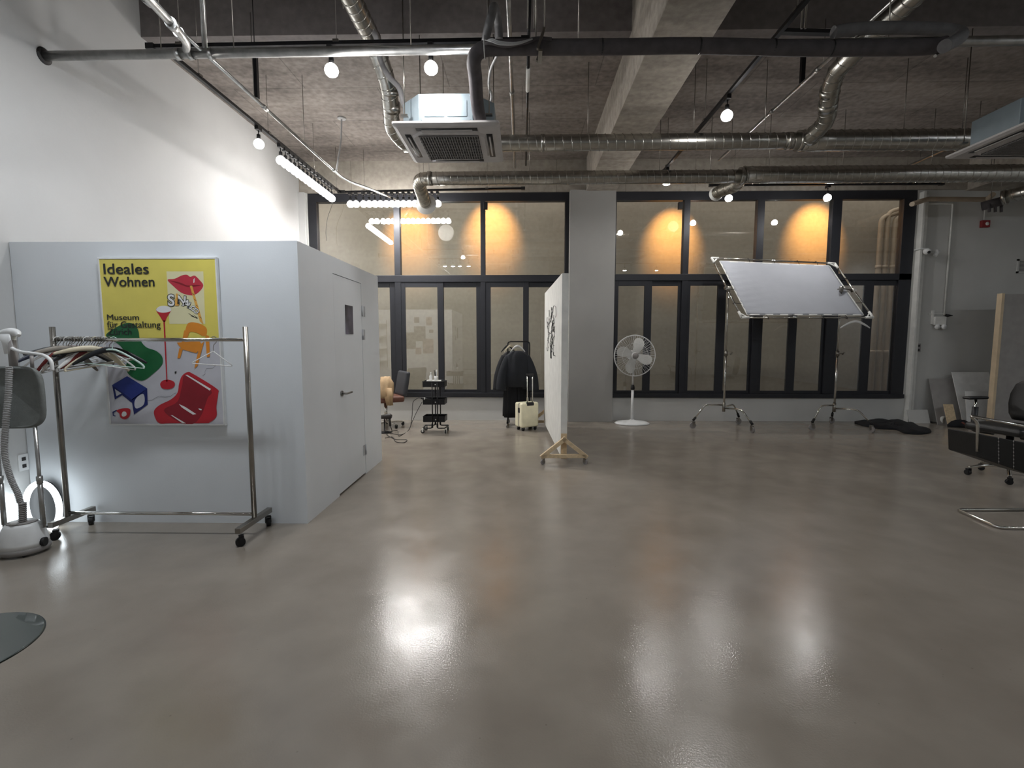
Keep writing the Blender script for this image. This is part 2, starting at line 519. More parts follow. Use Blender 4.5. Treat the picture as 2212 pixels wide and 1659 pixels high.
def window(name, xa, xb, ups, lows, uy, ly, mull):
    root = sroot(name, ((xa + xb) / 2, WY, ZW0))
    y0, y1 = WY - .01, WY + .11
    mb = MB()
    zt0 = uy[0]; zt1 = uy[1]          # upper panes bottom, top
    zl0, zl1 = ly                     # lower panes bottom, top
    # outer frame
    mb.box(xa, xb, y0, y1, zt1, ZW1); mb.box(xa, xb, y0, y1, zl1 + .09, zt0); mb.box(xa, xb, y0 - .03, y1, ZW0, zl0 - .055)
    edges = [xa] + [u for p in ups for u in p] + [xb]
    for i in range(0, len(edges), 2):
        mb.box(edges[i], edges[i + 1], y0 + (0 if i in (0, len(edges) - 2) else .004), y1, zl0 - .055, zt1)
    mb.build('window_frame', M['frame'], root, bevel=.004)
    for (a, b) in ups:
        MB().box(a, b, WY + .04, WY + .048, zt0, zt1).build('window_pane', M['glass'], root)
    for k, (a, b) in enumerate(lows):
        yy = y0 + .012 + (.028 if k % 2 else 0)
        # sash bounds: halfway to the neighbouring panes, or to the mullion
        bay = ups[k // 2]
        if k % 2 == 0: s0, s1 = bay[0] - .0, lows[k + 1][0] - .002
        else: s0, s1 = lows[k - 1][1] + .002, bay[1]
        s = MB()
        z0, z1 = zl0 - .054, zl1 + .088
        s.box(s0, a, yy, yy + .025, z0, z1); s.box(b, s1, yy, yy + .025, z0, z1)
        s.box(a, b, yy, yy + .025, z0, zl0); s.box(a, b, yy, yy + .025, zl1, z1)
        so = s.build('sash', M['frame'], root, bevel=.003)
        MB().box(a, b, yy + .01, yy + .016, zl0, zl1).build('sash_pane', M['glass'], so)
    return root


def cols(pairs, y): return [(onY(a, y, WY).x, onY(b, y, WY).x) for a, b in pairs]


window('window_1', XW1a, XW1b, cols([(686, 851), (864, 1038), (1048, 1220)], 520),
       cols([(688, 757), (770, 843), (877, 946), (959, 1029), (1060, 1130), (1142, 1211)], 740),
       (zrow(594), zrow(434)), (zrow(842), zrow(620)), None)
window('window_2', XW2a, XW2b, cols([(1331, 1476), (1489, 1634), (1649, 1795), (1815, 1947)], 520),
       cols([(1334, 1390), (1406, 1463), (1488, 1547), (1565, 1619), (1646, 1702), (1720, 1776), (1808, 1861), (1881, 1931)], 740),
       (zrow(593), zrow(434)), (zrow(843), zrow(618)), None)
# little dark opener boxes at the window heads
for px, lab in ((1049, 'small black chain opener box on the left window head'), (1469, 'small black chain opener box beside the first orange glow')):
    p = onY(px, 445, WY - .04)
    o = MB().cbox((p.x, WY - .05, p.z), (.07, .07, .12)).build('window_opener', M['black'], bevel=.006); tag(centre(o), lab, 'window opener')

# outside: rendered wall close behind the glass, side return with pipes, warm wall washers
YO = 10.35
mb = MB(); mb.box(-6, 8.2, YO, YO + .2, -.1, 5.2); struct(mb.build('wall_outside', M['outer']))
struct(MB().box(8.3, 8.5, WY + .25, YO, -.1, 5.2).build('wall_outside_return', M['outer']))
struct(MB().box(-6, 8.2, WY + .2, YO, -.25, -.05).build('trim_7', M['slab_shaded']))
struct(MB().box(-6.2, -6, WY + .2, YO, -.1, 6).build('trim_8', M['outer']))
for i, (px, dz) in enumerate(((1898, 0), (1912, .1), (1928, 0))):
    p = onY(px, 560, 10.1); mb = MB()
    mb.tube(fillet([(p.x, 10.1, 0), (p.x, 10.1, 3.9 + dz), (p.x + .35, 10.1, 4.0 + dz)], .12), .045, 12)
    for z in (1.2, 2.9): mb.cyl((p.x, 10.1, z), (p.x, 10.1, z + .06), .055)
    o = mb.build('drainpipe', M['pipe_beige'])
    tag(centre(o), ['beige drainpipe outside the last window, nearest the mullion', 'beige drainpipe outside the last window, middle of three', 'beige drainpipe outside the last window, nearest the corner'][i], 'pipe', 'drainpipes outside')
for i, (px, py, k) in enumerate(((886, 505, .8), (1062, 497, 1.05), (1452, 512, 1.0), (1757, 500, 1.0))):
    p = onY(px, py, YO)
    l = bpy.data.lights.new('wall_washer', 'SPOT'); l.energy = 230 * k; l.color = (1, .48, .13); l.spot_size = math.radians(56); l.spot_blend = 1; l.shadow_soft_size = .03
    lo = bpy.data.objects.new('wall_washer_light', l); COL.objects.link(lo)
    src = Vector((p.x, YO - 1.0, p.z + .85)); lo.location = src
    d = Vector((p.x, YO, p.z - .02)) - src
    lo.rotation_euler = d.to_track_quat('-Z', 'Y').to_euler()
    mb = MB(); mb.cyl(src + Vector((0, 0, .02)), src + Vector((0, 0, .16)), .045)
    mb.bar(src + Vector((0, 0, .14)), Vector((p.x, YO, src.z + .14)), .03, .02)
    o = mb.build('wall_washer', M['black_metal'])
    tag(o, 'small outdoor downlight above the %s orange glow from the left' % ORD[i], 'lamp', 'outdoor wall washers')

# ------------------------------------------------------------------ white booth with door
YBF = onZ(665, 1131).y        # booth front
XBS = onZ(665, 1131).x
YBE = onZ(827, 994).y
ZT = onY(645, 520, YBF).z
dn = onX(734, 1072, XBS).y; df = onX(791, 1022, XBS).y     # door near/far edge
dz1 = onX(719, 590, XBS).z
mb = MB(); T = .1
mb.box(XL + .005, XBS, YBF, YBF + T, 0, ZT)
mb.box(XL + .005, XBS, YBE - T, YBE, 0, ZT)
mb.box(XBS - T, XBS, YBF + T, dn, 0, ZT); mb.box(XBS - T, XBS, df, YBE - T, 0, ZT); mb.box(XBS - T, XBS, dn, df, dz1, ZT)
mb.box(XL + .005, XBS - T, YBF + T, YBE - T, ZT - .08, ZT)
struct(mb.build('wall_booth', M['booth']))
door = sroot('door_1', (XBS, (dn + df) / 2, 0))
g = .006
mb = MB(); mb.box(XBS - .05, XBS - .002, dn + g, df - g, .018, dz1 - g); mb.build('door_leaf', M['booth'], door)
mb = MB(); mb.box(XBS - .09, XBS - .052, dn - .03, df + .03, .0, dz1 + .03); mb.build('gap_backing', M['black'], door)  # black sheet behind the leaf that darkens the gaps around it
hy = onX(738, 850, XBS)
mb = MB(); mb.cyl((XBS - .002, hy.y, hy.z), (XBS + .01, hy.y, hy.z), .027, n=20)
mb.tube(fillet([(XBS, hy.y, hy.z), (XBS + .05, hy.y, hy.z), (XBS + .052, hy.y + .13, hy.z)], .015), .010, 10)
mb.build('door_handle', M['handle'], door)
for py in (672, 722, 972):
    p = onX(786, py, XBS)
    mb = MB(); mb.box(XBS - .001, XBS + .004, p.y - .015, p.y + .03, p.z - .06, p.z + .05); mb.cyl((XBS + .006, df - .004, p.z - .06), (XBS + .006, df - .004, p.z + .05), .007)
    mb.build('hinge', M['paint_hinge'], door)
p0 = onX(745, 658, XBS); p1 = onX(763, 722, XBS)
M['photo'] = mat('dark_photo_print', (88, 84, 98), .4, var=.7, vs=5)
o = MB().box(XBS, XBS + .003, p0.y, p1.y, p1.z, onX(754, 660, XBS).z).build('picture_print', M['photo'])
tag(centre(o), 'dark abstract photo print stuck on the white booth door', 'picture')

# prints pinned on the far side of the booth (seen mirrored in the window)
M['paper1'] = mat('printed_paper_grey', (110, 106, 104), .7, var=.5, vs=12)
M['paper2'] = mat('printed_paper_warm', (170, 150, 140), .7, var=.4, vs=10)
yb = YBE + .003
pins = [(-3.1, 1.62, .16, .30), (-2.9, 1.7, .1, .1), (-2.72, 1.45, .28, .40), (-2.48, 1.62, .28, .36), (-2.55, 1.95, .12, .14), (-2.25, 1.92, .14, .2), (-2.2, 1.68, .1, .08), (-2.28, 1.32, .26, .36), (-2.52, 1.2, .14, .16), (-3.1, 1.32, .14, .22)]
pos_words = ['upper leftmost', 'small top left', 'large dark central', 'large dark upper', 'small pale top middle', 'small framed looking top right', 'tiny right', 'large reddish lower right', 'small bluish lower middle', 'lower leftmost']
for i, (x, z, ww, hh) in enumerate(pins):
    o = MB().box(x - ww / 2, x + ww / 2, yb, yb + .003, z - hh / 2, z + hh / 2).build('pinned_print', M['paper2'] if i in (5, 7, 8, 1) else M['paper1'])
    tag(centre(o), '%s print of those mirrored in the window pane beside the trolley' % pos_words[i], 'picture', 'prints on the far side of the booth')

# ------------------------------------------------------------------ poster
YP = YBF - .028


def pc(u, v, dy=0.0):
    p = onY(200 + u / 4.148, 540 + v / 4.148, YP); return (p.x, p.z)


xl = (pc(48, 70)[0] + pc(148, 1570)[0]) / 2; xr = (pc(1115, 65)[0] + pc(1180, 1575)[0]) / 2
zt = pc(600, 66)[1]; zb = pc(600, 1572)[1]
poster = thing('framed_poster', 'tall yellow and grey furniture poster in a thin white frame on the booth', 'poster', ((xl + xr) / 2, YBF, zb))
mb = MB(); fw = .012
mb.box(xl, xr, YBF - .03, YBF - .001, zb, zb + fw); mb.box(xl, xr, YBF - .03, YBF - .001, zt - fw, zt)
mb.box(xl, xl + fw, YBF - .03, YBF - .001, zb + fw, zt - fw); mb.box(xr - fw, xr, YBF - .03, YBF - .001, zb + fw, zt - fw)
mb.build('frame', M['white_pl'], poster, bevel=.002)
PM = {k: mat('print_' + k, c, .35, var=v, vs=7) for k, c, v in (
    ('yellow', (226, 212, 104), .03), ('pale', (196, 196, 204), .05), ('cream', (226, 220, 178), .02), ('lip', (196, 52, 70), .08),
    ('straw', (226, 170, 80), .1), ('red', (188, 34, 48), .08), ('darkred', (140, 24, 40), .08), ('orange', (222, 140, 44), .05),
    ('green', (24, 98, 56), .12), ('blue', (44, 58, 130), .06), ('darkblue', (26, 36, 100), .06), ('white', (232, 232, 232), .01),
    ('ink', (34, 38, 36), .05), ('shade', (168, 166, 174), .05))}
keys = list(PM); mats = [PM[k] for k in keys]
mb = MB(); lay = [0]


def poly(key, pts, l):
    y = YP - .0004 * l
    q = [pc(u, v) for u, v in pts]
    mb.add([(x, y, z) for x, z in q], [tuple(range(len(q)))], False, keys.index(key))


def smooth2(pts, k=5):
    n = len(pts); out = []
    for i in range(n):
        a, b, c, d = [Vector(pts[(i + j) % n]) for j in (-1, 0, 1, 2)]
        for j in range(k):
            t = j / k
            q = .5 * ((2 * b) + (c - a) * t + (2 * a - 5 * b + 4 * c - d) * t * t + (3 * b - a - 3 * c + d) * t ** 3)
            out.append((q.x, q.y))
    return out


zy = pc(600, 787)[1]
mb.add([(xl + fw, YP + .002, zb + fw), (xr - fw, YP + .002, zb + fw), (xr - fw, YP + .002, zt - fw), (xl + fw, YP + .002, zt - fw)], [(0, 1, 2, 3)], False, keys.index('pale'))
mb.add([(xl + fw, YP + .001, zy), (xr - fw, YP + .001, zy), (xr - fw, YP + .001, zt - fw), (xl + fw, YP + .001, zt - fw)], [(0, 1, 2, 3)], False, keys.index('yellow'))
poly('cream', [(662, 192), (992, 192), (1010, 662), (688, 662)], 0)
poly('lip', smooth2([(672, 268), (735, 258), (800, 228), (845, 222), (875, 240), (915, 230), (955, 265), (992, 318), (955, 375), (905, 405), (850, 402), (790, 380), (730, 330)]), 1)
poly('darkred', smooth2([(690, 274), (780, 290), (850, 318), (905, 312), (975, 318), (900, 330), (845, 330), (770, 302)]), 2)
poly('white', [(905, 262), (916, 252), (914, 290), (904, 296)], 3)
poly('straw', [(872, 322), (893, 320), (995, 668), (962, 640)], 3)
for k in range(5): poly('ink', [(895 + k * 16, 385 + k * 52), (912 + k * 16, 400 + k * 52), (914 + k * 16, 407 + k * 52), (897 + k * 16, 392 + k * 52)], 4)
for dx, dy in ((0, 0), (22, 22), (45, 12)): poly('ink', [(858 + dx, 565 + dy), (935 + dx * .2, 610), (932 + dx * .2, 614), (860 + dx, 570 + dy)], 2)
# standing lamp
poly('red', smooth2([(570, 540), (585, 520), (640, 535), (690, 520), (703, 545), (668, 600), (652, 640), (632, 640), (608, 600)]), 2)
poly('white', smooth2([(570, 535), (600, 506), (650, 500), (695, 515), (702, 545), (660, 560), (600, 558)]), 3)
poly('red', [(634, 630), (648, 630), (672, 1180), (662, 1180)], 2)
poly('red', smooth2([(606, 1200), (630, 1170), (680, 1162), (725, 1178), (738, 1205), (718, 1235), (670, 1248), (622, 1236)]), 2)
# green lounge chair
poly('green', smooth2([(120, 770), (200, 700), (300, 655), (370, 665), (410, 720), (425, 800), (480, 870), (570, 905), (625, 960), (620, 1030), (540, 1110), (440, 1172), (330, 1120), (300, 1050), (310, 960), (240, 850)]), 1)
# orange chair
poly('orange', smooth2([(842, 680), (880, 648), (960, 660), (1020, 700), (1020, 760), (985, 770), (940, 745), (875, 735), (850, 785), (822, 785)]), 2)
poly('orange', [(755, 830), (960, 815), (985, 860), (930, 925), (800, 890)], 2)
for q in ([(778, 880), (810, 885), (785, 970), (760, 970)], [(960, 850), (1000, 820), (940, 1040), (912, 1062)], [(1010, 760), (1045, 770), (1052, 955), (1025, 960)], [(822, 720), (850, 730), (820, 850), (795, 850)]): poly('orange', q, 3)
# blue bench
poly('blue', [(175, 1210), (310, 1130), (490, 1240), (360, 1345)], 2)
poly('darkblue', [(175, 1210), (360, 1345), (360, 1375), (265, 1300), (200, 1340)], 1)
poly('darkblue', [(350, 1340), (490, 1240), (495, 1385), (372, 1475)], 2)
poly('pale', smooth2([(380, 1350), (410, 1310), (455, 1290), (468, 1340), (455, 1390), (400, 1420), (378, 1400)]), 3)
poly('pale', [(200, 1245), (260, 1285), (215, 1310)], 3)
# telephone
poly('red', smooth2([(215, 1440), (265, 1420), (335, 1425), (330, 1490), (290, 1518), (250, 1500), (240, 1465)]), 2)
poly('white', smooth2([(262, 1470), (275, 1448), (300, 1452), (305, 1478), (285, 1492), (266, 1488)]), 3)
poly('darkblue', [(178, 1450), (215, 1432), (217, 1442), (188, 1460), (190, 1480), (208, 1485), (204, 1492), (182, 1485)], 2)
# red chair
poly('red', smooth2([(560, 1500), (552, 1440), (600, 1390), (700, 1340), (760, 1280), (775, 1200), (800, 1130), (850, 1095), (900, 1110), (1110, 1240), (1125, 1290), (1110, 1400), (1110, 1490), (1050, 1545), (1000, 1553), (700, 1553), (600, 1553)]), 2)
poly('darkred', smooth2([(840, 1115), (1060, 1255), (1030, 1330), (980, 1470), (910, 1553), (800, 1553), (640, 1440), (760, 1360), (800, 1230)]), 3)
poly('white', [(832, 1120), (850, 1118), (1062, 1245), (1052, 1260)], 4)
poly('white', [(775, 1380), (830, 1405), (930, 1470), (900, 1475), (860, 1450), (800, 1410)], 4)
poly('white', [(700, 1478), (715, 1480), (838, 1553), (808, 1553)], 4)
poly('white', [(950, 1418), (980, 1425), (975, 1438), (955, 1430)], 4)
poly('ink', [(735, 1090), (752, 1085), (752, 1102), (737, 1108)], 2)


def wire(pts):
    for i in range(len(pts) - 1):
        (a, b), (c, d) = pts[i], pts[i + 1]; poly('ink', [(a, b), (c, d), (c, d + 2.5), (a, b + 2.5)], 1)


wire([(495, 1348), (530, 1345), (560, 1325), (600, 1308), (650, 1318), (700, 1310), (730, 1285), (752, 1278)])
wire([(1105, 1035), (1070, 1060), (1020, 1062), (1005, 1090), (1010, 1110), (985, 1125)])
mb.build('printed_picture', mats, poster)
mb = MB()


def T_(s, u0, v0, u1, v1, off=.0):
    a = pc(u0, v1); b = pc(u1, v0); e = .0011 if v1 - v0 < 80 else .0022
    for k, (dx, dz) in enumerate(((-e, 0), (0, 0), (e, 0), (0, -e * .5), (0, e * .5))):
        text_mb(mb, s, (a[0] + dx, a[1] + dz, b[0] + dx, b[1] + dz), off=off, y=YP - .003 - k * .00004)


T_('Ideales', 105, 122, 500, 216); T_('Wohnen', 108, 240, 552, 328)
mb.build('title_lettering', PM['ink'], poster)
mb = MB()
T_('Museum', 135, 578, 415, 628); T_('für Gestaltung', 136, 640, 608, 714); T_('Zürich', 140, 705, 347, 760)
for k in range(5):
    a = pc(640, 1440 + k * 13); b = pc(800 - 20 * (k % 3), 1443 + k * 13)
mb.build('museum_lettering', PM['ink'], poster)
mo = MB(); mw = MB()
for ch, u, v, sz, rot in (('S', 706, 450, 100, 0), ('N', 800, 450, 78, 6), ('A', 845, 478, 66, 22), ('L', 876, 500, 54, 30), ('C', 902, 522, 44, 38), ('O', 930, 546, 44, 40)):
    x, z = pc(u, v); s_ = sz / 4.148 / F * YP / .72
    for m_, off, dy in ((mo, .07, .0022), (mw, .022, .003)):
        X = Matrix.Translation((x, YP - dy, z)) @ Matrix.Rotation(math.radians(rot), 4, 'Y') @ Matrix.Scale(s_, 4)
        text_mb(m_, ch, X=X, off=off)
mo.build('lettering_outline', PM['ink'], poster); mw.build('drink_lettering', PM['white'], poster)
mb = MB()
q = [pc(u, v) for u, v in [(748, 400), (752, 390), (762, 390), (766, 400), (768, 425), (776, 445), (776, 498), (742, 500), (740, 448), (748, 425)]]
mb.add([(x, YP - .003, z) for x, z in q], [tuple(range(len(q)))]); mb.build('bottle_print', PM['straw'], poster)

# ================================================================== SERVICES OVERHEAD
ZT_ = 3.91
DB = 2.252


def lampY(py):
    den = DB * F / (736 - py); return (den + DB * .0887) / .996



def rodsb(t, pts, r=.004):
    for x, y, z0, z1 in pts: MB().cyl((x, y, z0), (x, y, z1), r, n=6).build('hanger_rod', M['steel'], t)


def track(name_label, a, b, wires):
    a, b = Vector(a), Vector(b)
    t = thing('light_track', name_label, 'light track', (a + b) / 2)
    mb = MB(); mb.bar(a, b, .035, .03); mb.build('rail', M['black_metal'], t)
    for q in (a, b):
        d = (b - a).normalized() * (.03 if q == a else -.03)
        MB().bar(q - d, q + d * 1.2, .05, .045).build('end_cap', M['black'], t)
    for s in wires:
        p = a.lerp(b, s); top = ZC if p.y > YF else ZN
        MB().cyl(p, (p.x, p.y, top), .003, n=6).cbox((p.x, p.y, p.z + .015), (.05, .05, .02)).build('suspension_wire', M['steel'], t)
    return t


XT = -3.03; YR = 8.26; YFT = 4.26; XRT = 2.06
track('black light track running along the white left wall', (XT, 4.34, ZT_), (XT, YR, ZT_), (.1, .42, .75, .97))
track('black light track above the rear bulb row', (XT + .06, YR, ZT_), (.02, YR - .03, ZT_ + .03), (.12, .45, .8))
track('black light track crossing the ceiling before the air conditioner', (onY(325, 95, YFT).x, YFT, ZT_), (onY(1135, 77, YFT).x, YFT, ZT_ + .02), (.08, .5, .9))
track('black light track running towards the right windows', (XRT, 3.3, ZT_), (XRT, 7.4, ZT_), (.15, .6, .95))
track('black light track along the head of the right windows', (3.0, 8.03, ZT_), (6.6, 8.03, ZT_), (.1, .5, .9))
# rectangular posts dropping to tracks / pipes
def lamp_proto(mname):
    t = thing('track_lamp', '', 'lamp', (0, 0, 0), world=False)
    MB().box(-.022, .022, -.045, .045, -.055, -.016).build('adapter', M['black'], t, bevel=.003)
    MB().cyl((0, 0, -.055), (0, 0, -.1), .006, n=8).build('stem', M['black'], t)
    MB().lathe([(.012, -.095), (.02, -.1), (.022, -.145), (.018, -.15)], 14).build('socket', M['black'], t)
    if mname in ('bulb_cool', 'bulb_fill', 'bulb_booth'):
        MB().lathe([(.018, -.148), (.026, -.158), (.045, -.178), (.056, -.208), (.057, -.222), (.054, -.222)], 16).build('reflector', M['white_pl'], t)
        MB().lathe([(.0535, -.220), (.042, -.232), (.0, -.238)], 16).build('bulb', M[mname], t)
    else:
        MB().lathe([(.018, -.150), (.034, -.160), (.050, -.178), (.057, -.200), (.0565, -.212), (.053, -.218)], 16).build('bulb_shell', M['shell'], t)
        MB().lathe([(.053, -.218), (.048, -.232), (.034, -.246), (.0, -.252)], 16).build('bulb', M[mname], t)
    return t


PR = {}


def lamp(x, y, z, label, group, mname='bulb'):
    if mname not in PR:
        t = PR[mname] = lamp_proto(mname); t.location = (x, y, z)
    else:
        t = dup(PR[mname], (x, y, z))
    t['label'] = label; t['group'] = group
    if mname != 'bulb' and mname != 'bulb_row': pass
    return t


ROWL = 14
ya, yb_ = lampY(345), lampY(428)
for i in range(ROWL):
    lamp(XT, ya + (yb_ - ya) * i / (ROWL - 1), ZT_, '%s bulb from the near end of the tight row along the left wall' % ORD[i], 'bulbs along the left wall', 'bulb_row')
xs = [onY(757 + 12.35 * i + (3.5 if i > 1 else 0), 440, YR).x for i in range(16)]
for i, x in enumerate(xs):
    lamp(x, YR, ZT_ + .005, '%s bulb from the left in the rear row before the window' % ORD[i], 'bulbs in the rear row', 'bulb_rear')
lamp(XT, lampY(309), ZT_, 'single bulb hanging alone before the left wall row', 'single spot bulbs', 'bulb_row')
lamp(onY(716, 147, YFT).x, YFT, ZT_, 'left of the two round bulbs above the galvanised pipe', 'single spot bulbs')
lamp(onY(931, 143, YFT).x, YFT, ZT_ + .01, 'round bulb above the air conditioner, right of its pair', 'single spot bulbs')
lamp(XRT, lampY(257), ZT_, 'bright bulb on the track right of the big concrete beam', 'single spot bulbs')
lamp(XRT, 7.2, ZT_, 'bulb half hidden under the rear spiral duct', 'single spot bulbs')
lamp(onY(1574, 433, 8.03).x, 8.03, ZT_, 'bulb beside the short duct mouth at the right windows', 'single spot bulbs')
lamp(onY(1787, 433, 8.03).x, 8.03, ZT_, 'bulb beside the right orange glow in the windows', 'single spot bulbs')
# behind the photographer; seen mirrored in the panes
track('black light track mirrored as five dots in the left windows', (-2.8, 2.8, ZT_), (-1.3, 2.8, ZT_), (.1, .9))
track('black light track mirrored low in the right windows', (2.9, 1.8, ZT_), (5.0, 1.8, ZT_), (.1, .9))
for i, x in enumerate((-2.5, -2.32, -2.08, -1.87, -1.6)):
    lamp(x, 2.8, ZT_, '%s of five mirrored bulb dots low in the left upper window' % ORD[i], 'bulbs over the clothes rail', 'bulb_booth')
for i, x in enumerate((3.28, 4.3)):
    lamp(x, 1.8, ZT_, '%s mirrored bulb low in the right upper windows' % ('left' if i == 0 else 'right'), 'bulbs over the near right floor', 'bulb_cool')

track('added black fill light track at the back of the room behind the photographer', (-3.4, -1.2, ZT_), (8.6, -1.2, ZT_), (.05, .35, .65, .95))  # added out of view; its bulbs are fill light for the room
for i in range(14):
    lamp(-3.1 + i * .86, -1.2, ZT_, '%s added fill bulb from the left wall on the unseen track behind the photographer' % ORD[i], 'added fill bulbs behind the photographer', 'bulb_fill')

track('added black fill light track over the far right corner, out of sight', (6.8, 2.6, ZT_), (9.4, 2.6, ZT_), (.1, .9))  # added unseen track to brighten the right wall and scrim
for i in range(5):
    lamp(7.0 + i * .55, 2.6, ZT_, '%s added fill bulb on the unseen far right track mirrored behind the scrim' % ORD[i], 'added fill bulbs over the far right', 'bulb_cool')

# galvanised main pipe
YM = 4.14
pa = onY(95, 121, YM); pb = onY(1180, 108, YM)
z_m = lambda x: pa.z + (pb.z - pa.z) * (x - pa.x) / (pb.x - pa.x) * .6
t = thing('galvanised_pipe', 'long galvanised pipe crossing the whole ceiling from the left wall', 'pipe', (0, YM, pa.z))
mb = MB(); mb.cyl((XL, YM, pa.z), (XR, YM, pa.z + .05), .036, n=20); mb.build('pipe_run', M['galv'], t)
mb = MB()
for px in (385, 412, 455):
    x = onY(px, 115, YM).x; mb.cyl((x - .02, YM, pa.z), (x + .02, YM, pa.z + .003), .043, n=20)
mb.build('coupling', M['galv'], t)
mb = MB(); mb.lathe([(.03, .0), (.065, 0), (.065, .006), (.04, .012)], 24, X=Matrix.Translation((XL, YM, pa.z)) @ Matrix.Rotation(PI / 2, 4, 'Y')); mb.build('wall_flange', M['dcable'], t)
rodsb(t, [(x, YM, pa.z + .03, ZN) for x in (-2.95, -2.35, -.9, .45, 2.9, 4.2)], .0045)


def yline(px, py, z):
    """X of a line parallel to the depth axis through the pixel at height z"""
    d = ray(px, py); k = (z - CAMZ) / d.z; return d.x * k


def ydepth(px, py, z):
    d = ray(px, py); return d.y * (z - CAMZ) / d.z


def pipe(label, pts, r, m, collars=(), rodpts=(), name='conduit_pipe', n=12):
    t = thing(name, label, 'pipe', pts[0])
    mb = MB(); mb.tube(pts, r, n); mb.build('pipe_run', m, t)
    if collars:
        mb = MB()
        for c, d, cr in collars: mb.cyl(Vector(c) - Vector(d), Vector(c) + Vector(d), cr, n=14)
        mb.build('coupling', m, t)
    if rodpts:
        rodsb(t, rodpts, .0035)
    return t


# left conduit parallel to the left wall
zA = 3.80; xA = yline(600, 258, zA)
pipe('galvanised conduit running from the main pipe towards the left window', fillet([(xA, 1.9, zA), (xA, 7.3, zA), (xA + .25, 7.9, zA + .03), (xA + .6, WY - .05, zA + .03)], .2), .016, M['galv'],
     [((xA, 3.3, zA), (0, .05, 0), .03), ((xA, 3.55, zA), (0, .03, 0), .026), ((xA, 5.1, zA), (0, .04, 0), .022), ((xA, 6.9, zA), (0, .03, 0), .022)],
     [(xA, 3.3, zA, ZN), (xA, 4.9, zA, ZC), (xA, 6.0, zA, ZC)])
t = thing('galvanised_riser', 'thick galvanised branch pipe sloping over the main pipe at upper left', 'pipe', (xA, 3, zA))
MB().tube(smooth_path([onY(300, -25, 2.9), onY(365, 45, 3.3), onY(400, 88, 3.62), (onY(402, 118, YM).x, YM, pa.z + .03)]), .027, 14).build('pipe_run', M['galv'], t)
mb = MB()
for a, b in ((onY(368, 48, 3.3), onY(376, 57, 3.37)), (onY(385, 68, 3.5), onY(391, 76, 3.55))): mb.cyl(a, b, .036)
mb.build('coupling', M['galv'], t)
# dark rectangular drop post above the conduit
x = xA; o = MB().box(x - .02, x + .02, 4.93, 4.97, zA + .02, 4.22).cyl((x, 4.95, 4.2), (x, 4.95, ZN), .005, n=6).build('support_post', M['black_metal']); tag(centre(o), 'dark square post holding the left conduit below the slab', 'support')
# thin flexible drop with ceiling plate
p = onY(738, 255, 6.9); zc = ZC
c1 = Vector((yline(738, 255, ZC), ydepth(738, 255, ZC), ZC))
e1 = Vector((xA, 6.9, zA))
t = thing('ceiling_cable', 'grey flexible conduit hanging from a round ceiling plate at left', 'cable', c1)
MB().tube(smooth_path([c1, c1 + Vector((-.02, 0, -.3)), e1 + Vector((.05, .05, .15)), e1 + Vector((.0, .1, .02))]), .012, 8).build('cable', M['cable'], t)
MB().lathe([(.0, 0), (.06, 0), (.06, -.012), (.0, -.02)][::-1], 20, X=Matrix.Translation(c1)).build('ceiling_plate', M['cable'], t)
# central conduit towards the windows
zc = 4.16; xc = yline(1106, 200, zc)
pipe('pale conduit pipe in line with the centre of the room', [(xc, 1.4, zc), (xc, 7.9, zc)], .021, M['galv'],
     [((xc, 3.75, zc), (0, .12, 0), .034), ((xc, 3.55, zc), (0, .02, 0), .04), ((xc, 5.6, zc), (0, .04, 0), .028)], [(xc, 2.6, zc, ZN), (xc, 6.6, zc, ZC)])
x2 = yline(1140, 180, zc)
t = pipe('dark narrow conduit with a taped joint beside the centre pipe', [(x2, 3.9, zc), (x2, 7.8, zc)], .015, M['black_metal'], (), ((x2, 6.2, zc, ZC),))
MB().cyl((x2, 5.1, zc), (x2, 5.55, zc), .021).build('white_sleeve', M['white_matt'], t)
# right conduit
xr2 = yline(1668, 240, zc)
pipe('pale conduit slanting past the bright bulb on the right', [(xr2, 1.2, zc), (xr2, 7.65, zc)], .017, M['galv'], [((xr2, 5.2, zc), (0, .03, 0), .024), ((xr2, 6.1, zc), (0, .03, 0), .024)],
     [(xr2, 5.1, zc, ZC), (xr2, 2.6, zc, ZN), (xr2, 7.2, zc, ZC)])
o = MB().box(xr2 - .02, xr2 + .02, 5.45, 5.49, zc + .015, ZC).build('support_post', M['black_metal']); tag(centre(o), 'square post holding the right conduit below the slab', 'support')
xr3 = yline(1995, 344, zc)
pipe('short pale conduit beside the right air conditioner', [(xr3, 5.4, zc), (xr3, 8.1, zc)], .02, M['galv'], (), [(xr3, 6.8, zc, ZC)])
# vertical drops near the front of the slab
for px, y1, lab in ((440, 100, 'galvanised drop pipe above the left track, ending at the main pipe'),):
    x = onY(px, 60, YM + .0).x
    o = MB().cyl((x, YM, pa.z + .03), (x, YM, ZN), .02).build('drop_pipe', M['galv']); tag(centre(o), lab, 'pipe')
for px, Y, lab in ((1733, 4.1, 'pair of pale drop rods above the dark track stub at upper right'), (1140, 3.9, 'thin pale drop rods over the insulated pipe bend')):
    mb = MB()
    for d in (0, .03 if px > 1500 else .05): 
        x = onY(px, 30, Y).x + d; mb.cyl((x, Y, onY(px, 62, Y).z), (x, Y, ZN), .008 if px > 1500 else .005, n=8)
    o = mb.build('drop_rod', M['steel']); tag(centre(o), lab, 'rod')

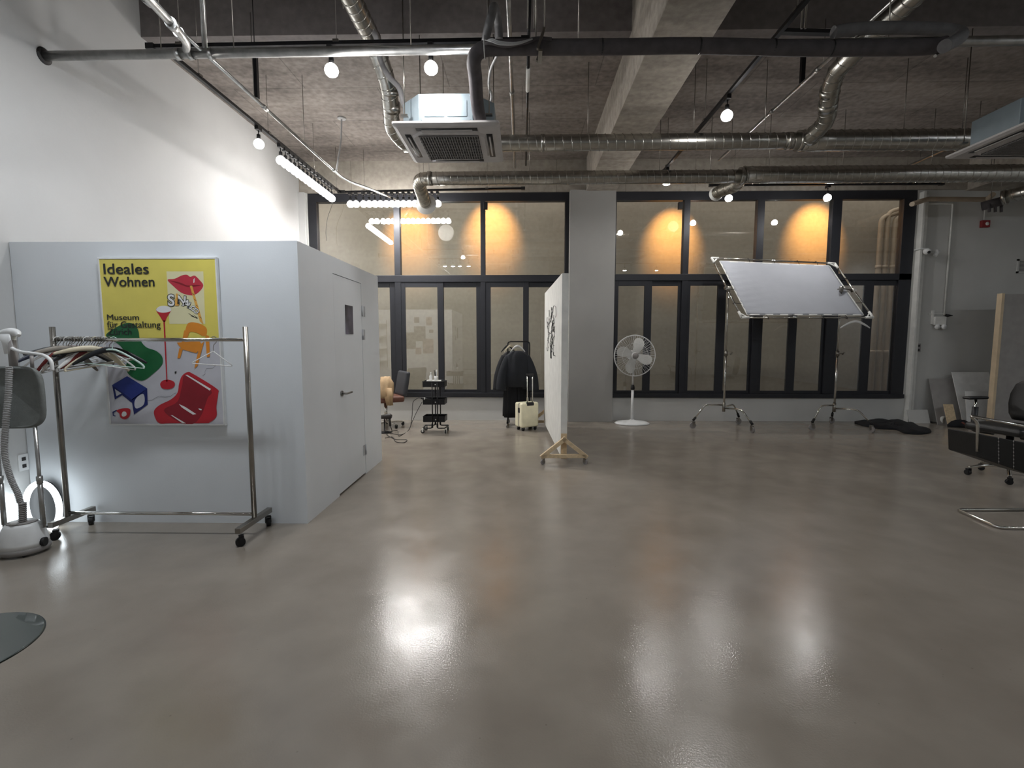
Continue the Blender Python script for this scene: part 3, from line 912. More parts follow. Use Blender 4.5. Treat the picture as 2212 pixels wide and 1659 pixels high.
# spiral ducts
def duct(label, pts, r, joints=(), pitch=.1, seamr=.006, m=None):
    t = thing('spiral_duct', label, 'duct', pts[0], 'spiral ducts')
    mb = MB(); mb.tube(pts, r, 28); mb.helix(pts, r, pitch, seamr, 4); mb.build('duct_run', m or M['duct'], t)
    if joints:
        mb = MB()
        pass
        for a, b, rr in joints: MB().cyl(a, b, rr, n=28).build('joint_collar', M['duct'], t)
    return t


Y1 = 5.8; z1 = onY(1400, 307, Y1).z - .0
xa = onY(1168, 313, Y1).x; xb = onY(1728, 305, Y1).x; xe = onY(2085, 305, Y1).x
P1 = []; R1 = []
def seg(x0, x1, n, r, P, R, y, zz):
    for k in range(n + 1): P.append(Vector((x0 + (x1 - x0) * k / n, y, zz))); R.append(r)
x0 = onY(872, 318, Y1).x
seg(x0, xb, 12, .088, P1, R1, Y1, z1)
t = duct('spiral duct running right behind the centre air conditioner', P1, R1, [((xb - .16, Y1, z1), (xb - .1, Y1, z1), .094), ((xb - .03, Y1, z1), (xb + .02, Y1, z1), .112), ((xa, Y1, z1), (xa + .04, Y1, z1), .094)])
rodsb(t, [(x, Y1, z1 + .08, ZC) for x in (-.9, .75, 1.95, 2.75)], .004)
P2, R2 = [], []; seg(xb + .02, xe + .9, 8, .112, P2, R2, Y1, z1)
t = duct('wider dull spiral duct continuing right to the second air conditioner', P2, R2)
rodsb(t, [(x, Y1, z1 + .1, ZC) for x in (4.3, 4.95)], .004)
Y2 = 7.0; z2 = onY(1200, 384, Y2).z
xs2 = onY(925, 386, Y2).x; xm = onY(1602, 381, Y2).x
P3, R3 = [], []; seg(xs2, xm, 14, .09, P3, R3, Y2, z2)
e0 = onY(925, 386, Y2)
t = duct('rear spiral duct starting at the elbow above the left windows', P3, R3, [((xs2, Y2, z2), (xs2 + .05, Y2, z2), .096), ((xm - .04, Y2, z2), (xm + .02, Y2, z2), .118)])
rodsb(t, [(x, Y2, z2 + .08, ZC) for x in (-1.3, 0.1, 1.9, 2.6)], .004)
P4, R4 = [], []; seg(xm + .02, XR, 12, .113, P4, R4, Y2, z2 + .02)
t = duct('rear dark stretch of spiral duct running to the right wall', P4, R4)
rodsb(t, [(x, Y2, z2 + .1, ZC) for x in (3.4, 4.4, 5.6, 6.4)], .004)
# duct mouths towards the windows
def mouth(label, pts, r, fr):
    t = thing('duct_outlet', label, 'duct', pts[0], 'duct outlets')
    P = smooth_path(pts, 7)
    rr = [r * (1 + .05 * math.sin(i * 2.2)) for i in range(len(P))]
    mb = MB(); mb.tube(P, rr, 24); mb.helix(P, r * 1.03, .035, .004, 4); mb.build('elbow', M['foil'], t)
    d = (P[-1] - P[-2]).normalized()
    q = d.to_track_quat('Z', 'Y').to_matrix().to_4x4()
    mb = MB(); mb.lathe([(r, -.02), (r * 1.05, 0), (fr, .015), (fr, .03), (fr * .9, .034), (r, .02), (r * .6, .01), (0.001, .01)], 32, X=Matrix.Translation(P[-1]) @ q)
    mb.build('flange', M['white_matt'], t)
    return t


mouth('foil elbow and cream outlet hanging over the rear bulb row', [(xs2 + .02, Y2, z2), (xs2 - .1, Y2 + .02, z2 - .01), onY(906, 400, Y2 + .2), onY(914, 425, Y2 + .55), onY(920, 440, Y2 + .8)], .088, .16)
mouth('short foil duct outlet pointing at the right windows', [(xm - .02, Y2 + .05, z2), onY(1590, 400, Y2 + .25), onY(1558, 412, Y2 + .6), onY(1548, 418, Y2 + .75)], .085, .105)
# branches from the high ducts
zh = 4.22; xh = yline(823, 125, zh)
pts = [(xh, 1.3, zh), (xh, 4.2, zh), (xh, 4.75, zh - .0), onY(836, 175, 5.0), onY(844, 235, 5.25), onY(849, 278, 5.5), (x0 + .02, Y1 - .04, z1)]
PP = smooth_path(pts, 8); t = duct('spiral duct dropping from upper left behind the air conditioner', PP, [.083] * len(PP), [(onY(842, 192, 5.07), onY(843, 204, 5.1), .09), (onY(845, 222, 5.2), onY(846, 240, 5.26), .09)])
rodsb(t, [(xh - .11, 4.3, zh, ZN), (xh + .11, 3.6, zh, ZN)], .004)
xh2 = yline(1905, 52, zh)
pts = [(xh2, 1.3, zh), (xh2, 4.1, zh), onY(1838, 122, 4.75), onY(1803, 165, 4.98), onY(1791, 215, 5.2), onY(1783, 262, 5.45), onY(1752, 294, 5.68), (xb + .1, Y1 - .05, z1)]
PP = smooth_path(pts, 8); duct('spiral duct curving down at upper right into the middle duct', PP, [.083] * len(PP), [(onY(1793, 190, 5.1), onY(1791, 202, 5.15), .09), (onY(1789, 220, 5.22), onY(1788, 232, 5.28), .09)])

# insulated refrigerant pipes
def insul(label, pts, r, m='insul', bands=(), name='insulated_pipe'):
    t = thing(name, label, 'pipe', pts[0], 'insulated pipes')
    P = pts; MB().tube(P, r, 18).build('pipe_run', M[m], t)
    if bands:
        mb = MB()
        pass
        for b in bands: MB().cyl(Vector(b) - Vector((.006, 0, 0)), Vector(b) + Vector((.006, 0, 0)), r * 1.03, n=18).build('tape_band', M['black'], t)
    return t


YI = 3.98
def I(px, py, Y=YI): return onY(px, py, Y)
main = smooth_path([I(1037, 258, 4.52), I(1031, 225, 4.4), I(1027, 170, 4.2), I(1024, 130, 4.02), I(1040, 108, YI), I(1080, 103), I(1190, 102), I(1350, 101), I(1480, 99), I(1600, 101), I(1720, 104), I(1830, 104), I(1990, 102), I(2040, 96)], 8)
insul('thick black insulated pipe curving down into the centre air conditioner', main, .056, 'insul', [I(x, y) for x, y in ((1300, 101), (1510, 99), (1670, 102), (1795, 104))])
insul('second insulated pipe looping back above the first at upper right', smooth_path([I(1800, 70, 4.07), I(1850, 62, 4.07), I(1950, 60, 4.07), I(2040, 64, 4.07), I(2075, 72, 4.02), I(2070, 84, 3.87), I(2040, 100, 3.77)], 8), .045, 'insul2')
insul('grey insulated hose rising through the track beside the centre conduit', smooth_path([I(1048, 100, 4.07), I(1052, 70, 4.02), I(1060, 40, 3.97), I(1068, 15, 4.07), I(1076, 50, 4.22), I(1078, 85, 4.25)], 8), .033, 'insul2', name='insulated_hose')
insul('thin dark hose looping along the top of the insulated pipe', smooth_path([I(1042, 95, 3.95), I(1060, 92, 3.89), I(1090, 98, 3.89), I(1130, 92, 3.89), I(1160, 84, 3.93), I(1192, 86, 3.93)], 8), .016, 'insul', name='insulated_hose')
# cable loop over the bend and pipe clamp
t = thing('cable_bundle', 'pale cables tied over the insulated pipe bend', 'cable', I(1060, 90, 3.87))
mb = MB()
for k in range(3): mb.tube(smooth_path([I(1045, 92 - k * 3, 3.93), I(1062, 84 + k * 3, 3.85), I(1080, 90 + k * 3, 3.83), I(1115, 92 + k * 2, 3.83), I(1150, 84, 3.87)], 6), .005, 6)
mb.build('cable', M['cable'], t)
MB().tube([I(1047, 82, 3.93) + Vector((0, .08 * math.cos(a) * 0, 0)) + Vector((.0, .07 * math.cos(a), -.07 + .075 * math.sin(a))) for a in [i * 2 * PI / 16 for i in range(16)]], .004, 6, closed=True).build('tie', M['cable'], t)
t = thing('pipe_clamp', 'steel strap clamp with bolts hanging on the insulated pipe', 'clamp', I(1175, 90, YI))
c = I(1175, 102, YI)
mb = MB(); mb.bar(c + Vector((-.05, -.08, -.06)), c + Vector((.0, -.08, .09)), .03, .02); mb.bar(c + Vector((-.05, .08, -.06)), c + Vector((.0, .08, .09)), .03, .02)
mb.bar(c + Vector((-.03, -.09, -.07)), c + Vector((-.03, .09, -.07)), .03, .015)
mb.cyl(c + Vector((0, -.08, .09)), c + Vector((0, -.08, ZN - c.z)), .005); mb.cyl(c + Vector((-.06, .08, .09)), c + Vector((-.06, .08, ZN - c.z)), .005)
mb.build('strap', M['steel'], t)
# dark track stub at upper right with bar
o = MB().bar(I(1680, 68, 4.37), I(1850, 72, 4.37), .05, .03).cyl(I(1733, 66, 4.37), Vector((I(1733, 66, 4.37).x, 4.37, ZN)), .006, n=6).build('cable_tray', M['black']); tag(o, 'short black tray stub above the insulated pipe at upper right', 'tray')
o = MB().cyl(I(2020, 121, 3.97), I(2088, 88, 4.22), .011).build('bracket_bar', M['steel']); tag(o, 'slanting steel bracket bar under the insulated pipe end', 'bracket')
# small conduit curve from the AC right side, hose at its left
t = thing('drain_hose', 'thin pale hose curving down to the centre air conditioner', 'cable', I(1072, 125, 4.17))
MB().tube(smooth_path([I(1075, 118, 4.17), I(1060, 150, 4.37), I(1056, 185, 4.57), I(1062, 210, 4.67), I(1053, 230, 4.77)], 8), .011, 8).build('cable', M['cable'], t)
t = thing('flex_duct_hose', 'grey flexible hose entering the left side of the centre air conditioner', 'cable', I(815, 118, 4.67))
MB().tube(smooth_path([I(798, 60, 4.57), I(812, 80, 4.57), I(822, 130, 4.77), I(840, 165, 4.77), I(862, 190, 4.77), I(872, 225, 4.77), I(884, 236, 4.77)], 8), .024, 10).build('hose', M['insul2'], t)

# air conditioners
def aircon():
    t = thing('air_conditioner', 'square ceiling cassette air conditioner hanging in the centre', 'air conditioner', (0, 0, 0), 'ceiling air conditioners', world=False)
    h = .475
    # bottom panel, origin at centre of underside
    def ring(s, z, r): 
        out = []
        for cx, cy, a0 in ((s - r, s - r, 0), (-s + r, s - r, PI / 2), (-s + r, -s + r, PI), (s - r, -s + r, 1.5 * PI)):
            for k in range(5):
                a = a0 + k * PI / 8; out.append((cx + r * math.cos(a), cy + r * math.sin(a), z))
        return out
    mb = MB(); mb.loft([ring(h, .034, .03), ring(h, .016, .03), ring(h - .035, .0, .03)], smooth=False)
    mb.build('panel', M['ac_panel'], t)
    # slots
    mb = MB()
    for k in range(4):
        X = Matrix.Rotation(k * PI / 2, 4, 'Z')
        s = .275
        mb.tube([(-s, -h + .10, -.002), (s, -h + .10, -.002)], .028, 12, X=X, flat=1.0)
    for i, v in enumerate(mb.v): v.z = max(-.004, min(.003, v.z))
    mb.build('outlet_slot', M['black'], t)
    mb = MB()
    for k in range(4):
        X = Matrix.Rotation(k * PI / 2, 4, 'Z')
        mb.box(-.23, .23, -h + .092, -h + .108, -.012, -.004, X)
    mb.build('louvre', M['ac_panel'], t, bevel=.003)
    # raised octagonal centre
    q = h - .15; c = .1
    def octa(s, c, z): return [(s, -s + c, z), (s, s - c, z), (s - c, s, z), (-s + c, s, z), (-s, s - c, z), (-s, -s + c, z), (-s + c, -s, z), (s - c, -s, z)]
    mb = MB(); mb.loft([octa(q + .02, c, .001), octa(q, c, -.012)], smooth=False); mb.build('centre_plate', M['ac_panel'], t, bevel=.003)
    g_ = .275
    mb = MB(); mb.box(-g_, g_, -g_, g_, -.014, -.0125)
    mb.build('filter', M['filter'], t)
    mb = MB()
    for k in range(23):
        x = -g_ + .012 + k * (2 * g_ - .024) / 22; mb.box(x - .0035, x + .0035, -g_, g_, -.024, -.014)
    for k in range(9):
        y = -g_ + k * 2 * g_ / 8; mb.box(-g_, g_, y - .0035, y + .0035, -.0245, -.014)
    mb.build('grille', M['ac_grille'], t)
    # casing
    s = .42
    mb = MB(); mb.loft([octa(s, .18, .034), octa(s, .18, .285)], smooth=False)
    mb.build('casing', M['zinc'], t, bevel=.004)
    mb = MB()
    for cx in (-.1, .1): 
        mb.box(cx - .088, cx + .088, -s - .004, -s, .09, .225)
    mb.box(-.23, .23, -s - .003, -s, .03, .045); 
    for x in (-.215, .215):
        for z in (.06, .265): mb.lathe([(.005, 0), (.005, .004), (0, .006)], 8, X=Matrix.Translation((x, -s, z)) @ Matrix.Rotation(PI / 2, 4, 'X'))
    mb.build('stamped_cover', M['zinc'], t, bevel=.006)
    for sx in (-1, 1):
        for sy in (-1, 1):
            MB().cyl((sx * .38, sy * .36, .12), (sx * .38, sy * .36, 1.24), .005, n=6).box(sx * .38 - .03, sx * .38 + .03, sy * .36 - .02, sy * .36 + .02, .12, .135).build('hanger_rod', M['steel'], t)
    return t


ZA = 3.335
c0 = onZ(845, 270, ZA); c1 = onZ(1078, 270, ZA); 
ac = aircon(); ac.location = ((c0.x + c1.x) / 2, c0.y + .475, ZA)
ac2 = dup(ac, (4.42 + .475, c0.y + .475, ZA), label='ceiling cassette air conditioner cut by the right edge, lit side panel')

# ================================================================== CASTERS
def caster(mb_w, mb_f, x, y, r, z=0, rot=0.0, w=.02):
    X = Matrix.Translation((x, y, z)) @ Matrix.Rotation(rot, 4, 'Z')
    mb_w.cyl((0, -w / 2, r), (0, w / 2, r), r, n=18, X=X)
    mb_f.box(-.008, r * .7, -w / 2 - .006, -w / 2 - .002, r * .8, r * 2 + .01, X); mb_f.box(-.008, r * .7, w / 2 + .002, w / 2 + .006, r * .8, r * 2 + .01, X)
    mb_f.box(-.01, r * .7, -w / 2 - .006, w / 2 + .006, r * 2 + .006, r * 2 + .014, X)


def casters(t, spots, r, wm='rubber', fm='steel', w=.02):
    for x, y, rot in spots:
        a, b = MB(), MB(); caster(a, b, x, y, r, 0, rot, w)
        f = b.build('caster', M[fm], t); a.build('wheel', M[wm], f)


# ------------------------------------------------------------------ clothes rail
fr = onZ(518, 1176); bk = onZ(583, 1139)
YRK = (fr.y + bk.y) / 2; xR = onY(544, 1000, YRK).x; xLk = onY(137, 1000, YRK).x
zTop = onY(532, 706, YRK).z; zRail = onY(400, 734, YRK).z
rk = thing('clothes_rail', 'chrome clothes rail on casters before the white booth', 'clothes rack', ((xR + xLk) / 2, YRK, 0))
for x, sgn in ((xR, 1), (xLk, -1)):
    MB().cyl((x, YRK, .14), (x, YRK, zTop), .018, n=20).build('upright', M['steel'], rk)
    MB().box(x - .02, x + .02, YRK - (.22 if x > -2.5 else .14), YRK + .22, .10, .14).build('foot', M['steel'], rk, bevel=.004)
    casters(rk, [(x, YRK - (.19 if x > -2.5 else .11), .6), (x, YRK + .19, 2.2)], .032, 'rubber', 'rubber', .03)
MB().cyl((xLk, YRK, zRail), (xR, YRK, zRail), .0125, n=16).build('top_rail', M['chrome'], rk)
MB().cyl((xLk, YRK, .165), (xR, YRK, .165), .0125, n=16).build('lower_rail', M['chrome'], rk)

# hangers: local frame, hook over the origin, plane xz
def hook_pts(r=.021, drop=.075):
    pts = [Vector((r * math.cos(a), 0, r * math.sin(a))) for a in [math.radians(x) for x in (200, 170, 135, 90, 45, 10, -20)]]
    return pts + [Vector((.012, 0, -.022)), Vector((.0, 0, -.036)), Vector((0, 0, -drop))]


def hanger(kind, color, label, cat='hanger', group=None, width=.2):
    t = thing(kind + '_hanger', label, cat, (0, 0, 0), group, world=False)
    w_ = width; zz = -.075
    if kind == 'wire':
        MB().tube(smooth_path(hook_pts(), 3), .0022, 6).build('hook', M['steel'], t)
        mb = MB(); mb.tube(fillet([(0, 0, zz), (w_, 0, zz - .09), (-w_, 0, zz - .09), (0, 0, zz)], .02, 4), .003, 6); mb.build('wire_frame', color, t)
    elif kind == 'plastic':
        MB().tube(smooth_path(hook_pts(), 3), .0028, 6).build('hook', color, t)
        mb = MB(); mb.tube(smooth_path([(-w_ - .005, 0, zz - .115), (-w_, 0, zz - .09), (-w_ * .55, 0, zz - .035), (0, 0, zz + .004), (w_ * .55, 0, zz - .035), (w_, 0, zz - .09), (w_ + .005, 0, zz - .115)], 5), .007, 8, flat=.6)
        mb.tube([(-w_, 0, zz - .112), (w_, 0, zz - .112)], .004, 8); mb.build('shoulder', color, t)
    else:
        MB().tube(smooth_path(hook_pts(), 3), .0025, 6).build('hook', M['steel'], t)
        mb = MB(); P = smooth_path([(-w_ - .01, 0, zz - .1), (-w_ * .8, 0, zz - .065), (-w_ * .4, 0, zz - .018), (0, 0, zz + .004), (w_ * .4, 0, zz - .018), (w_ * .8, 0, zz - .065), (w_ + .01, 0, zz - .1)], 5)
        rr = [.007 + .013 * math.sin(PI * i / (len(P) - 1)) for i in range(len(P))]
        mb.tube(P, rr, 10, flat=.5); mb.build('shoulder', color, t)
    return t


HC = {'white': mat('hanger_white', (222, 222, 220), .4), 'black': mat('hanger_black', (26, 28, 32), .5), 'grey': mat('hanger_grey', (138, 132, 124), .6),
      'beige': mat('hanger_beige', (206, 196, 172), .5), 'red': mat('hanger_dark_red', (116, 34, 30), .5), 'pale green': mat('hanger_pale', (196, 220, 212), .4), 'navy': mat('hanger_navy', (36, 40, 58), .5)}
seq = [('wooden', 'navy'), ('plastic', 'white'), ('wooden', 'red'), ('wooden', 'grey'), ('plastic', 'white'), ('wooden', 'black'), ('wooden', 'grey'), ('wooden', 'grey'), ('plastic', 'grey'),
       ('wooden', 'black'), ('wooden', 'grey'), ('plastic', 'white'), ('wooden', 'white'), ('wooden', 'red'), ('plastic', 'beige'), ('wooden', 'black'), ('wooden', 'beige'), ('plastic', 'white'),
       ('wooden', 'black'), ('plastic', 'pale green')]
cnt = {}
pxs = [119, 124, 131, 138, 145, 151, 157, 163, 169, 175, 182, 188, 194, 200, 206, 212, 218, 226, 236, 245]
protos = {}
for i, (k, c) in enumerate(seq):
    x = onY(pxs[i], 734, YRK).x
    n_ = cnt.get((k, c), 0); cnt[(k, c)] = n_ + 1
    tot = seq.count((k, c))
    if tot == 1: lab = '%s %s hanger in the crowded bunch on the clothes rail' % (c, k)
    else: lab = '%s %s hanger, %s of its colour from the left on the rail' % (c, k, ORD[n_])
    if i == len(seq) - 1: lab = 'pale green plastic hanger at the front right of the bunch'
    yaw = math.radians(78 - 60 * (i / 19) ** 2.0 + random.uniform(-18, 18)) if i < 18 else math.radians((28, 14)[i - 18])
    if (k, c) in protos: h = dup(protos[(k, c)], (0, 0, 0), label=lab)
    else: h = protos[(k, c)] = hanger(k, HC[c], lab, group='hangers bunched on the rail')
    h.location = (x, YRK, zRail); h.rotation_euler = (random.uniform(-.12, .12), random.uniform(-.34, .34), yaw)
    h.scale = (1.02, 1, 1.0)
h = hanger('wire', HC['white'], 'lone white wire hanger near the right end of the rail', width=.14); h.location = (onY(462, 734, YRK).x, YRK, zRail); h.rotation_euler = (0, .1, math.radians(25)); h.scale = (.95, 1, 1.1)

# ------------------------------------------------------------------ garment steamer (cut by the left edge)
sb = onZ(50, 1212)
SY = sb.y + .13; SX = onY(51, 1160, SY).x
st = thing('garment_steamer', 'white upright garment steamer with grey board at the left edge', 'steamer', (SX, SY, 0))
X = Matrix.Translation((SX, SY, 0)) @ Matrix.Rotation(.3, 4, 'Z')
MB().lathe([(.178, .015), (.19, .03), (.186, .05), (.175, .056)], 40, X=X, sx=.74, sy=.66).build('base_skirt', M['grey_pl'], st)
MB().lathe([(.182, .052), (.178, .085), (.16, .15), (.135, .195), (.115, .212), (.06, .215), (.0, .216)], 40, X=X, sx=.74, sy=.66).build('water_tank', M['white_pl'], st)
MB().lathe([(.112, .214), (.105, .221), (.0, .223)], 32, X=X, sx=.74, sy=.64).build('top_lid', M['grey_pl'], st)
MB().lathe([(.022, .222), (.02, .24), (0.012, .244), (0, .244)], 16, X=X @ Matrix.Translation((-.01, -.06, 0))).build('dial', M['white_pl'], st)
MB().lathe([(.03, 0), (.03, .02)], 16, X=X @ Matrix.Translation((.118, -.03, .075)) @ Matrix.Rotation(PI / 2, 4, 'Y')).build('drain_cap', M['rubber'], st)
casters(st, [(SX + dx, SY + dy, 0) for dx, dy in ((.07, .07), (-.08, .07), (.07, -.07), (-.08, -.07))], .013, 'rubber', 'rubber', .015)
yS = SY + .02
tR = onY(85, 960, yS); bR = onY(92, 1120, yS)
poleR = onY(86, 1040, yS).x; poleL = onY(1, 1040, yS).x
mb = MB(); mb.cyl((poleR, yS, .17), (poleR, yS, onY(40, 925, yS).z + .012), .011, n=14); mb.cyl((poleR, yS, .19), (poleR, yS, .50), .015, n=14); mb.cyl((poleR, yS, .48), (poleR, yS, .53), .018)
mb.build('pole', M['galv'], st)
mb = MB(); mb.cyl((poleL, yS, .17), (poleL, yS, onY(40, 925, yS).z + .012), .011, n=14); mb.cyl((poleL, yS, .19), (poleL, yS, .50), .015, n=14); mb.cyl((poleL, yS, .48), (poleL, yS, .53), .018)
mb.build('pole', M['galv'], st)
# board
zb0 = onY(40, 925, yS).z; zb1 = onY(40, 791, yS).z; xb1 = onY(90, 860, yS).x; xb0 = poleL - (xb1 - poleR)
cxb = (xb0 + xb1) / 2; hw = (xb1 - xb0) / 2; hh = (zb1 - zb0) / 2; czb = (zb0 + zb1) / 2
def superell(hw, hh, n, e=4.5):
    out = []
    for k in range(n):
        a = 2 * PI * k / n; c, s = math.cos(a), math.sin(a)
        out.append((hw * abs(c) ** (2 / e) * (1 if c >= 0 else -1), hh * abs(s) ** (2 / e) * (1 if s >= 0 else -1)))
    return out
def slab_y(mb, cx, cz, hw, hh, y0, y1, rnd=.012, bend=0.0):
    secs = []
    for y, ins in ((y0, rnd), (y0 + rnd * .5, rnd * .3), (y0 + rnd, 0), (y1 - rnd, 0), (y1 - rnd * .4, rnd * .3), (y1, rnd)):
        secs.append([(cx + x, y + bend * (x / hw) ** 2, cz + z) for x, z in superell(hw - ins, hh - ins, 40)])
    mb.loft(secs)
mb = MB(); slab_y(mb, cxb, czb, hw, hh, yS - .03, yS + .008, .012, .03); mb.build('ironing_board', M['grey_pad'], st)
# centre pole and top
xc_ = onY(40, 780, yS).x
MB().cyl((xc_ - .035, yS - .0, zb1 - .05), (xc_ - .035, yS, onY(40, 735, yS).z), .022, .024).build('top_pole', M['grey_pl'], st)
zt2 = onY(30, 722, yS).z
mb = MB(); hx = onY(35, 720, yS).x
P = [(hx - .17, yS, zt2 - .015), (hx - .06, yS, zt2 + .012), (hx + .0, yS, zt2 + .01), (hx + .03, yS - .015, zt2 - .01)]
mb.tube(smooth_path(P, 6), [.012 + .016 * math.sin(PI * min(1, i / 17)) for i in range(19)], 12)
mb.loft([[(hx - .06 + a * .045, yS + b * .03, zt2 + .0) for a, b in superell(1, 1, 16)], [(hx - .055 + a * .032, yS + b * .024, zt2 - .06) for a, b in superell(1, 1, 16)], [(hx - .052 + a * .026, yS + b * .022, zt2 - .13) for a, b in superell(1, 1, 16)]])
mb.build('steam_head', M['white_pl'], st)
# coat arm
A = [onY(25, 752, yS - .02), onY(45, 760, yS - .02), onY(75, 764, yS - .03), onY(95, 768, yS - .04), onY(110, 780, yS - .05), onY(113, 800, yS - .05)]
MB().tube(smooth_path(A, 6), .011, 12).build('coat_arm', M['white_pl'], st)
MB().cyl(onY(68, 768, yS + .02), onY(70, 795, yS + .02), .01).build('peg', M['grey_pl'], st)
# hose
H = [onY(20, 792, yS - .06), onY(18, 850, yS - .065), onY(12, 920, yS - .065), onY(10, 980, yS - .06), onY(22, 1030, yS - .05), onY(38, 1065, yS - .04), onY(44, 1085, yS - .03)]
HP = smooth_path(H, 8)
mb = MB(); mb.tube(HP, .0165, 12); mb.helix(HP, .0165, .012, .003, 4); mb.build('steam_hose', M['cable'], st)
q = onY(46, 1085, yS - .03)
mb = MB(); 
for k in range(10): mb.cyl((q.x + .001 * k, q.y, .225 + (q.z - .225) * k / 10), (q.x + .001 * k, q.y, .225 + (q.z - .225) * (k + .6) / 10), .021, n=14)
mb.cyl((q.x, q.y, .21), (q.x, q.y, q.z), .016); mb.build('hose_collar', M['grey_pl'], st)
mb = MB(); text_mb(mb, '.......', X=Matrix.Translation((SX - .0, SY - .155, .075)) @ Matrix.Scale(.03, 4))

# ------------------------------------------------------------------ neon signs on the floor
YN = YBF - .14
c = onY(92, 1096, YN); w_ = .132; h_ = .19
ns = thing('neon_sign', 'glowing white oval ring sign with black back on the floor', 'sign', (c.x, YN, 0))
P = [Vector((c.x + w_ * math.cos(a), YN, c.z + h_ * math.sin(a))) for a in [i * 2 * PI / 40 for i in range(40)]]
MB().tube(P, .021, 12, closed=True).build('light_tube', M['neon'], ns)
mb = MB(); sec = superell(1, 1, 40, 2)
mb.loft([[(c.x - .035 + a * (w_ + .0), YN + .04, c.z + b * (h_)) for a, b in sec], [(c.x - .035 + a * (w_ + .0), YN + .07, c.z + b * (h_)) for a, b in sec]], smooth=False)
mb.build('back_plate', M['black'], ns)
mb = MB(); mb.bar((c.x, YN + .03, 0.0), (c.x, YN + .03, c.z - h_ + .02), .16, .03, up=(0, 1, 0)); mb.build('stand', M['black'], ns)
b0 = onY(24, 1150, YN - .08); b1 = onY(13, 1070, YN - .08)
nb = thing('neon_sign', 'glowing white tapered bar sign beside the oval ring sign', 'sign', (b0.x, YN - .08, 0))
MB().add([], []).prism([(b0.x - .05, .02), (b0.x + .032, .02), (b1.x + .024, b1.z), (b1.x - .012, b1.z)], .03, X=Matrix.Translation((0, YN - .08, 0))).build('light_panel', M['neon'], nb)
mb = MB(); mb.box(b0.x - .06, b0.x + .035, YN - .085, YN - .045, 0, .02); mb.build('stand', M['black'], nb)

# outlet on the left wall by the booth corner
p = onX(49, 999, XL + .004)
t = thing('wall_socket', 'white double socket plate on the left wall by the booth', 'socket', (XL, p.y, p.z))
MB().box(XL, XL + .012, p.y - .035, p.y + .04, p.z - .065, p.z + .065).build('plate', M['white_pl'], t, bevel=.003)
mb = MB()
for dz in (-.028, .028): mb.box(XL + .011, XL + .014, p.y - .012, p.y + .018, p.z + dz - .014, p.z + dz + .014)
mb.build('outlet', M['dcable'], t)

# ------------------------------------------------------------------ glass table at the lower left
ZG = .50
q1, q2, q3 = onZ(35, 1322, ZG), onZ(97, 1352, ZG), onZ(2, 1428, ZG)
def circ(a, b, c):
    ax, ay, bx, by, cx, cy = a.x, a.y, b.x, b.y, c.x, c.y
    d = 2 * (ax * (by - cy) + bx * (cy - ay) + cx * (ay - by))
    ux = ((ax * ax + ay * ay) * (by - cy) + (bx * bx + by * by) * (cy - ay) + (cx * cx + cy * cy) * (ay - by)) / d
    uy = ((ax * ax + ay * ay) * (cx - bx) + (bx * bx + by * by) * (ax - cx) + (cx * cx + cy * cy) * (bx - ax)) / d
    return ux, uy, math.hypot(ax - ux, ay - uy)
gx, gy, gr = circ(q1, q2, q3)
print('table', gx, gy, gr)
tb = thing('glass_table', 'round clear glass table top cut by the lower left edge', 'table', (gx, gy, 0))
MB().lathe([(gr - .003, ZG - .008), (gr, ZG - .006), (gr, ZG - .001), (gr - .003, ZG)], 96, X=Matrix.Translation((gx, gy, 0))).build('table_top', M['clear'], tb)
MB().lathe([(gr + .0002, ZG - .0065), (gr + .002, ZG - .005), (gr + .002, ZG - .002), (gr + .0002, ZG - .0005)], 96, X=Matrix.Translation((gx, gy, 0))).build('table_edge', M['green_edge'], tb)
MB().lathe([(.2, 0), (.2, .012), (.03, .03), (.025, ZG - .02), (.1, ZG - .009)], 40, X=Matrix.Translation((gx - .3, gy, 0))).build('pedestal', M['chrome'], tb)

# ================================================================== BACK LEFT AREA
# ------------------------------------------------------------------ mobile partition
n0 = onZ(1205, 1001); PX0 = onY(1212, 800, n0.y).x; PW = onY(1226, 800, n0.y).x - PX0
PY0, PY1 = n0.y, 8.05
ztp = onY(1218, 590, PY0).z
pt = thing('mobile_partition', 'tall white mobile partition panel on wooden castered feet', 'partition', (PX0 + PW / 2, (PY0 + PY1) / 2, 0))
MB().box(PX0, PX0 + PW, PY0, PY1, .09, ztp).build('panel', M['white_matt'], pt, bevel=.003)
MB().box(PX0 + .004, PX0 + PW - .004, PY0 - .02, PY0 - .001, .06, .36).build('foot_post', M['wood'], pt)
fl = onY(1170, 992, PY0 - .05); fr_ = onY(1266, 992, PY0 - .05)
for yy in (PY0 - .045, PY1 - .2):
    cx_ = PX0 + PW / 2 + (.0); wf = (fr_.x - fl.x) / 2; apex = onY(1216, 950, PY0 - .05).z
    mb = MB()
    mb.bar((cx_ - wf, yy, .10), (cx_ + wf, yy, .10), .045, .04, up=(0, 0, 1))
    mb.bar((cx_ - wf - .01, yy - .0, .085), (cx_ + .02, yy, apex + .02), .045, .045, up=(0, 1, 0)); mb.bar((cx_ + wf + .01, yy, .085), (cx_ - .02, yy, apex + .02), .045, .045, up=(0, 1, 0))
    if yy > 7: mb.v = [Vector((v.x, v.y + .22, v.z)) for v in mb.v]; 
    mb.build('triangle_foot', M['wood'], pt)
    yc = yy if yy < 7 else yy + .22
    casters(pt, [(cx_ - wf + .01, yc, .5), (cx_ + wf - .01, yc, 2.4)], .03, 'grey_pl', 'steel')
pt.rotation_euler = (0, 0, math.radians(2.1)); pt.location.x -= .042
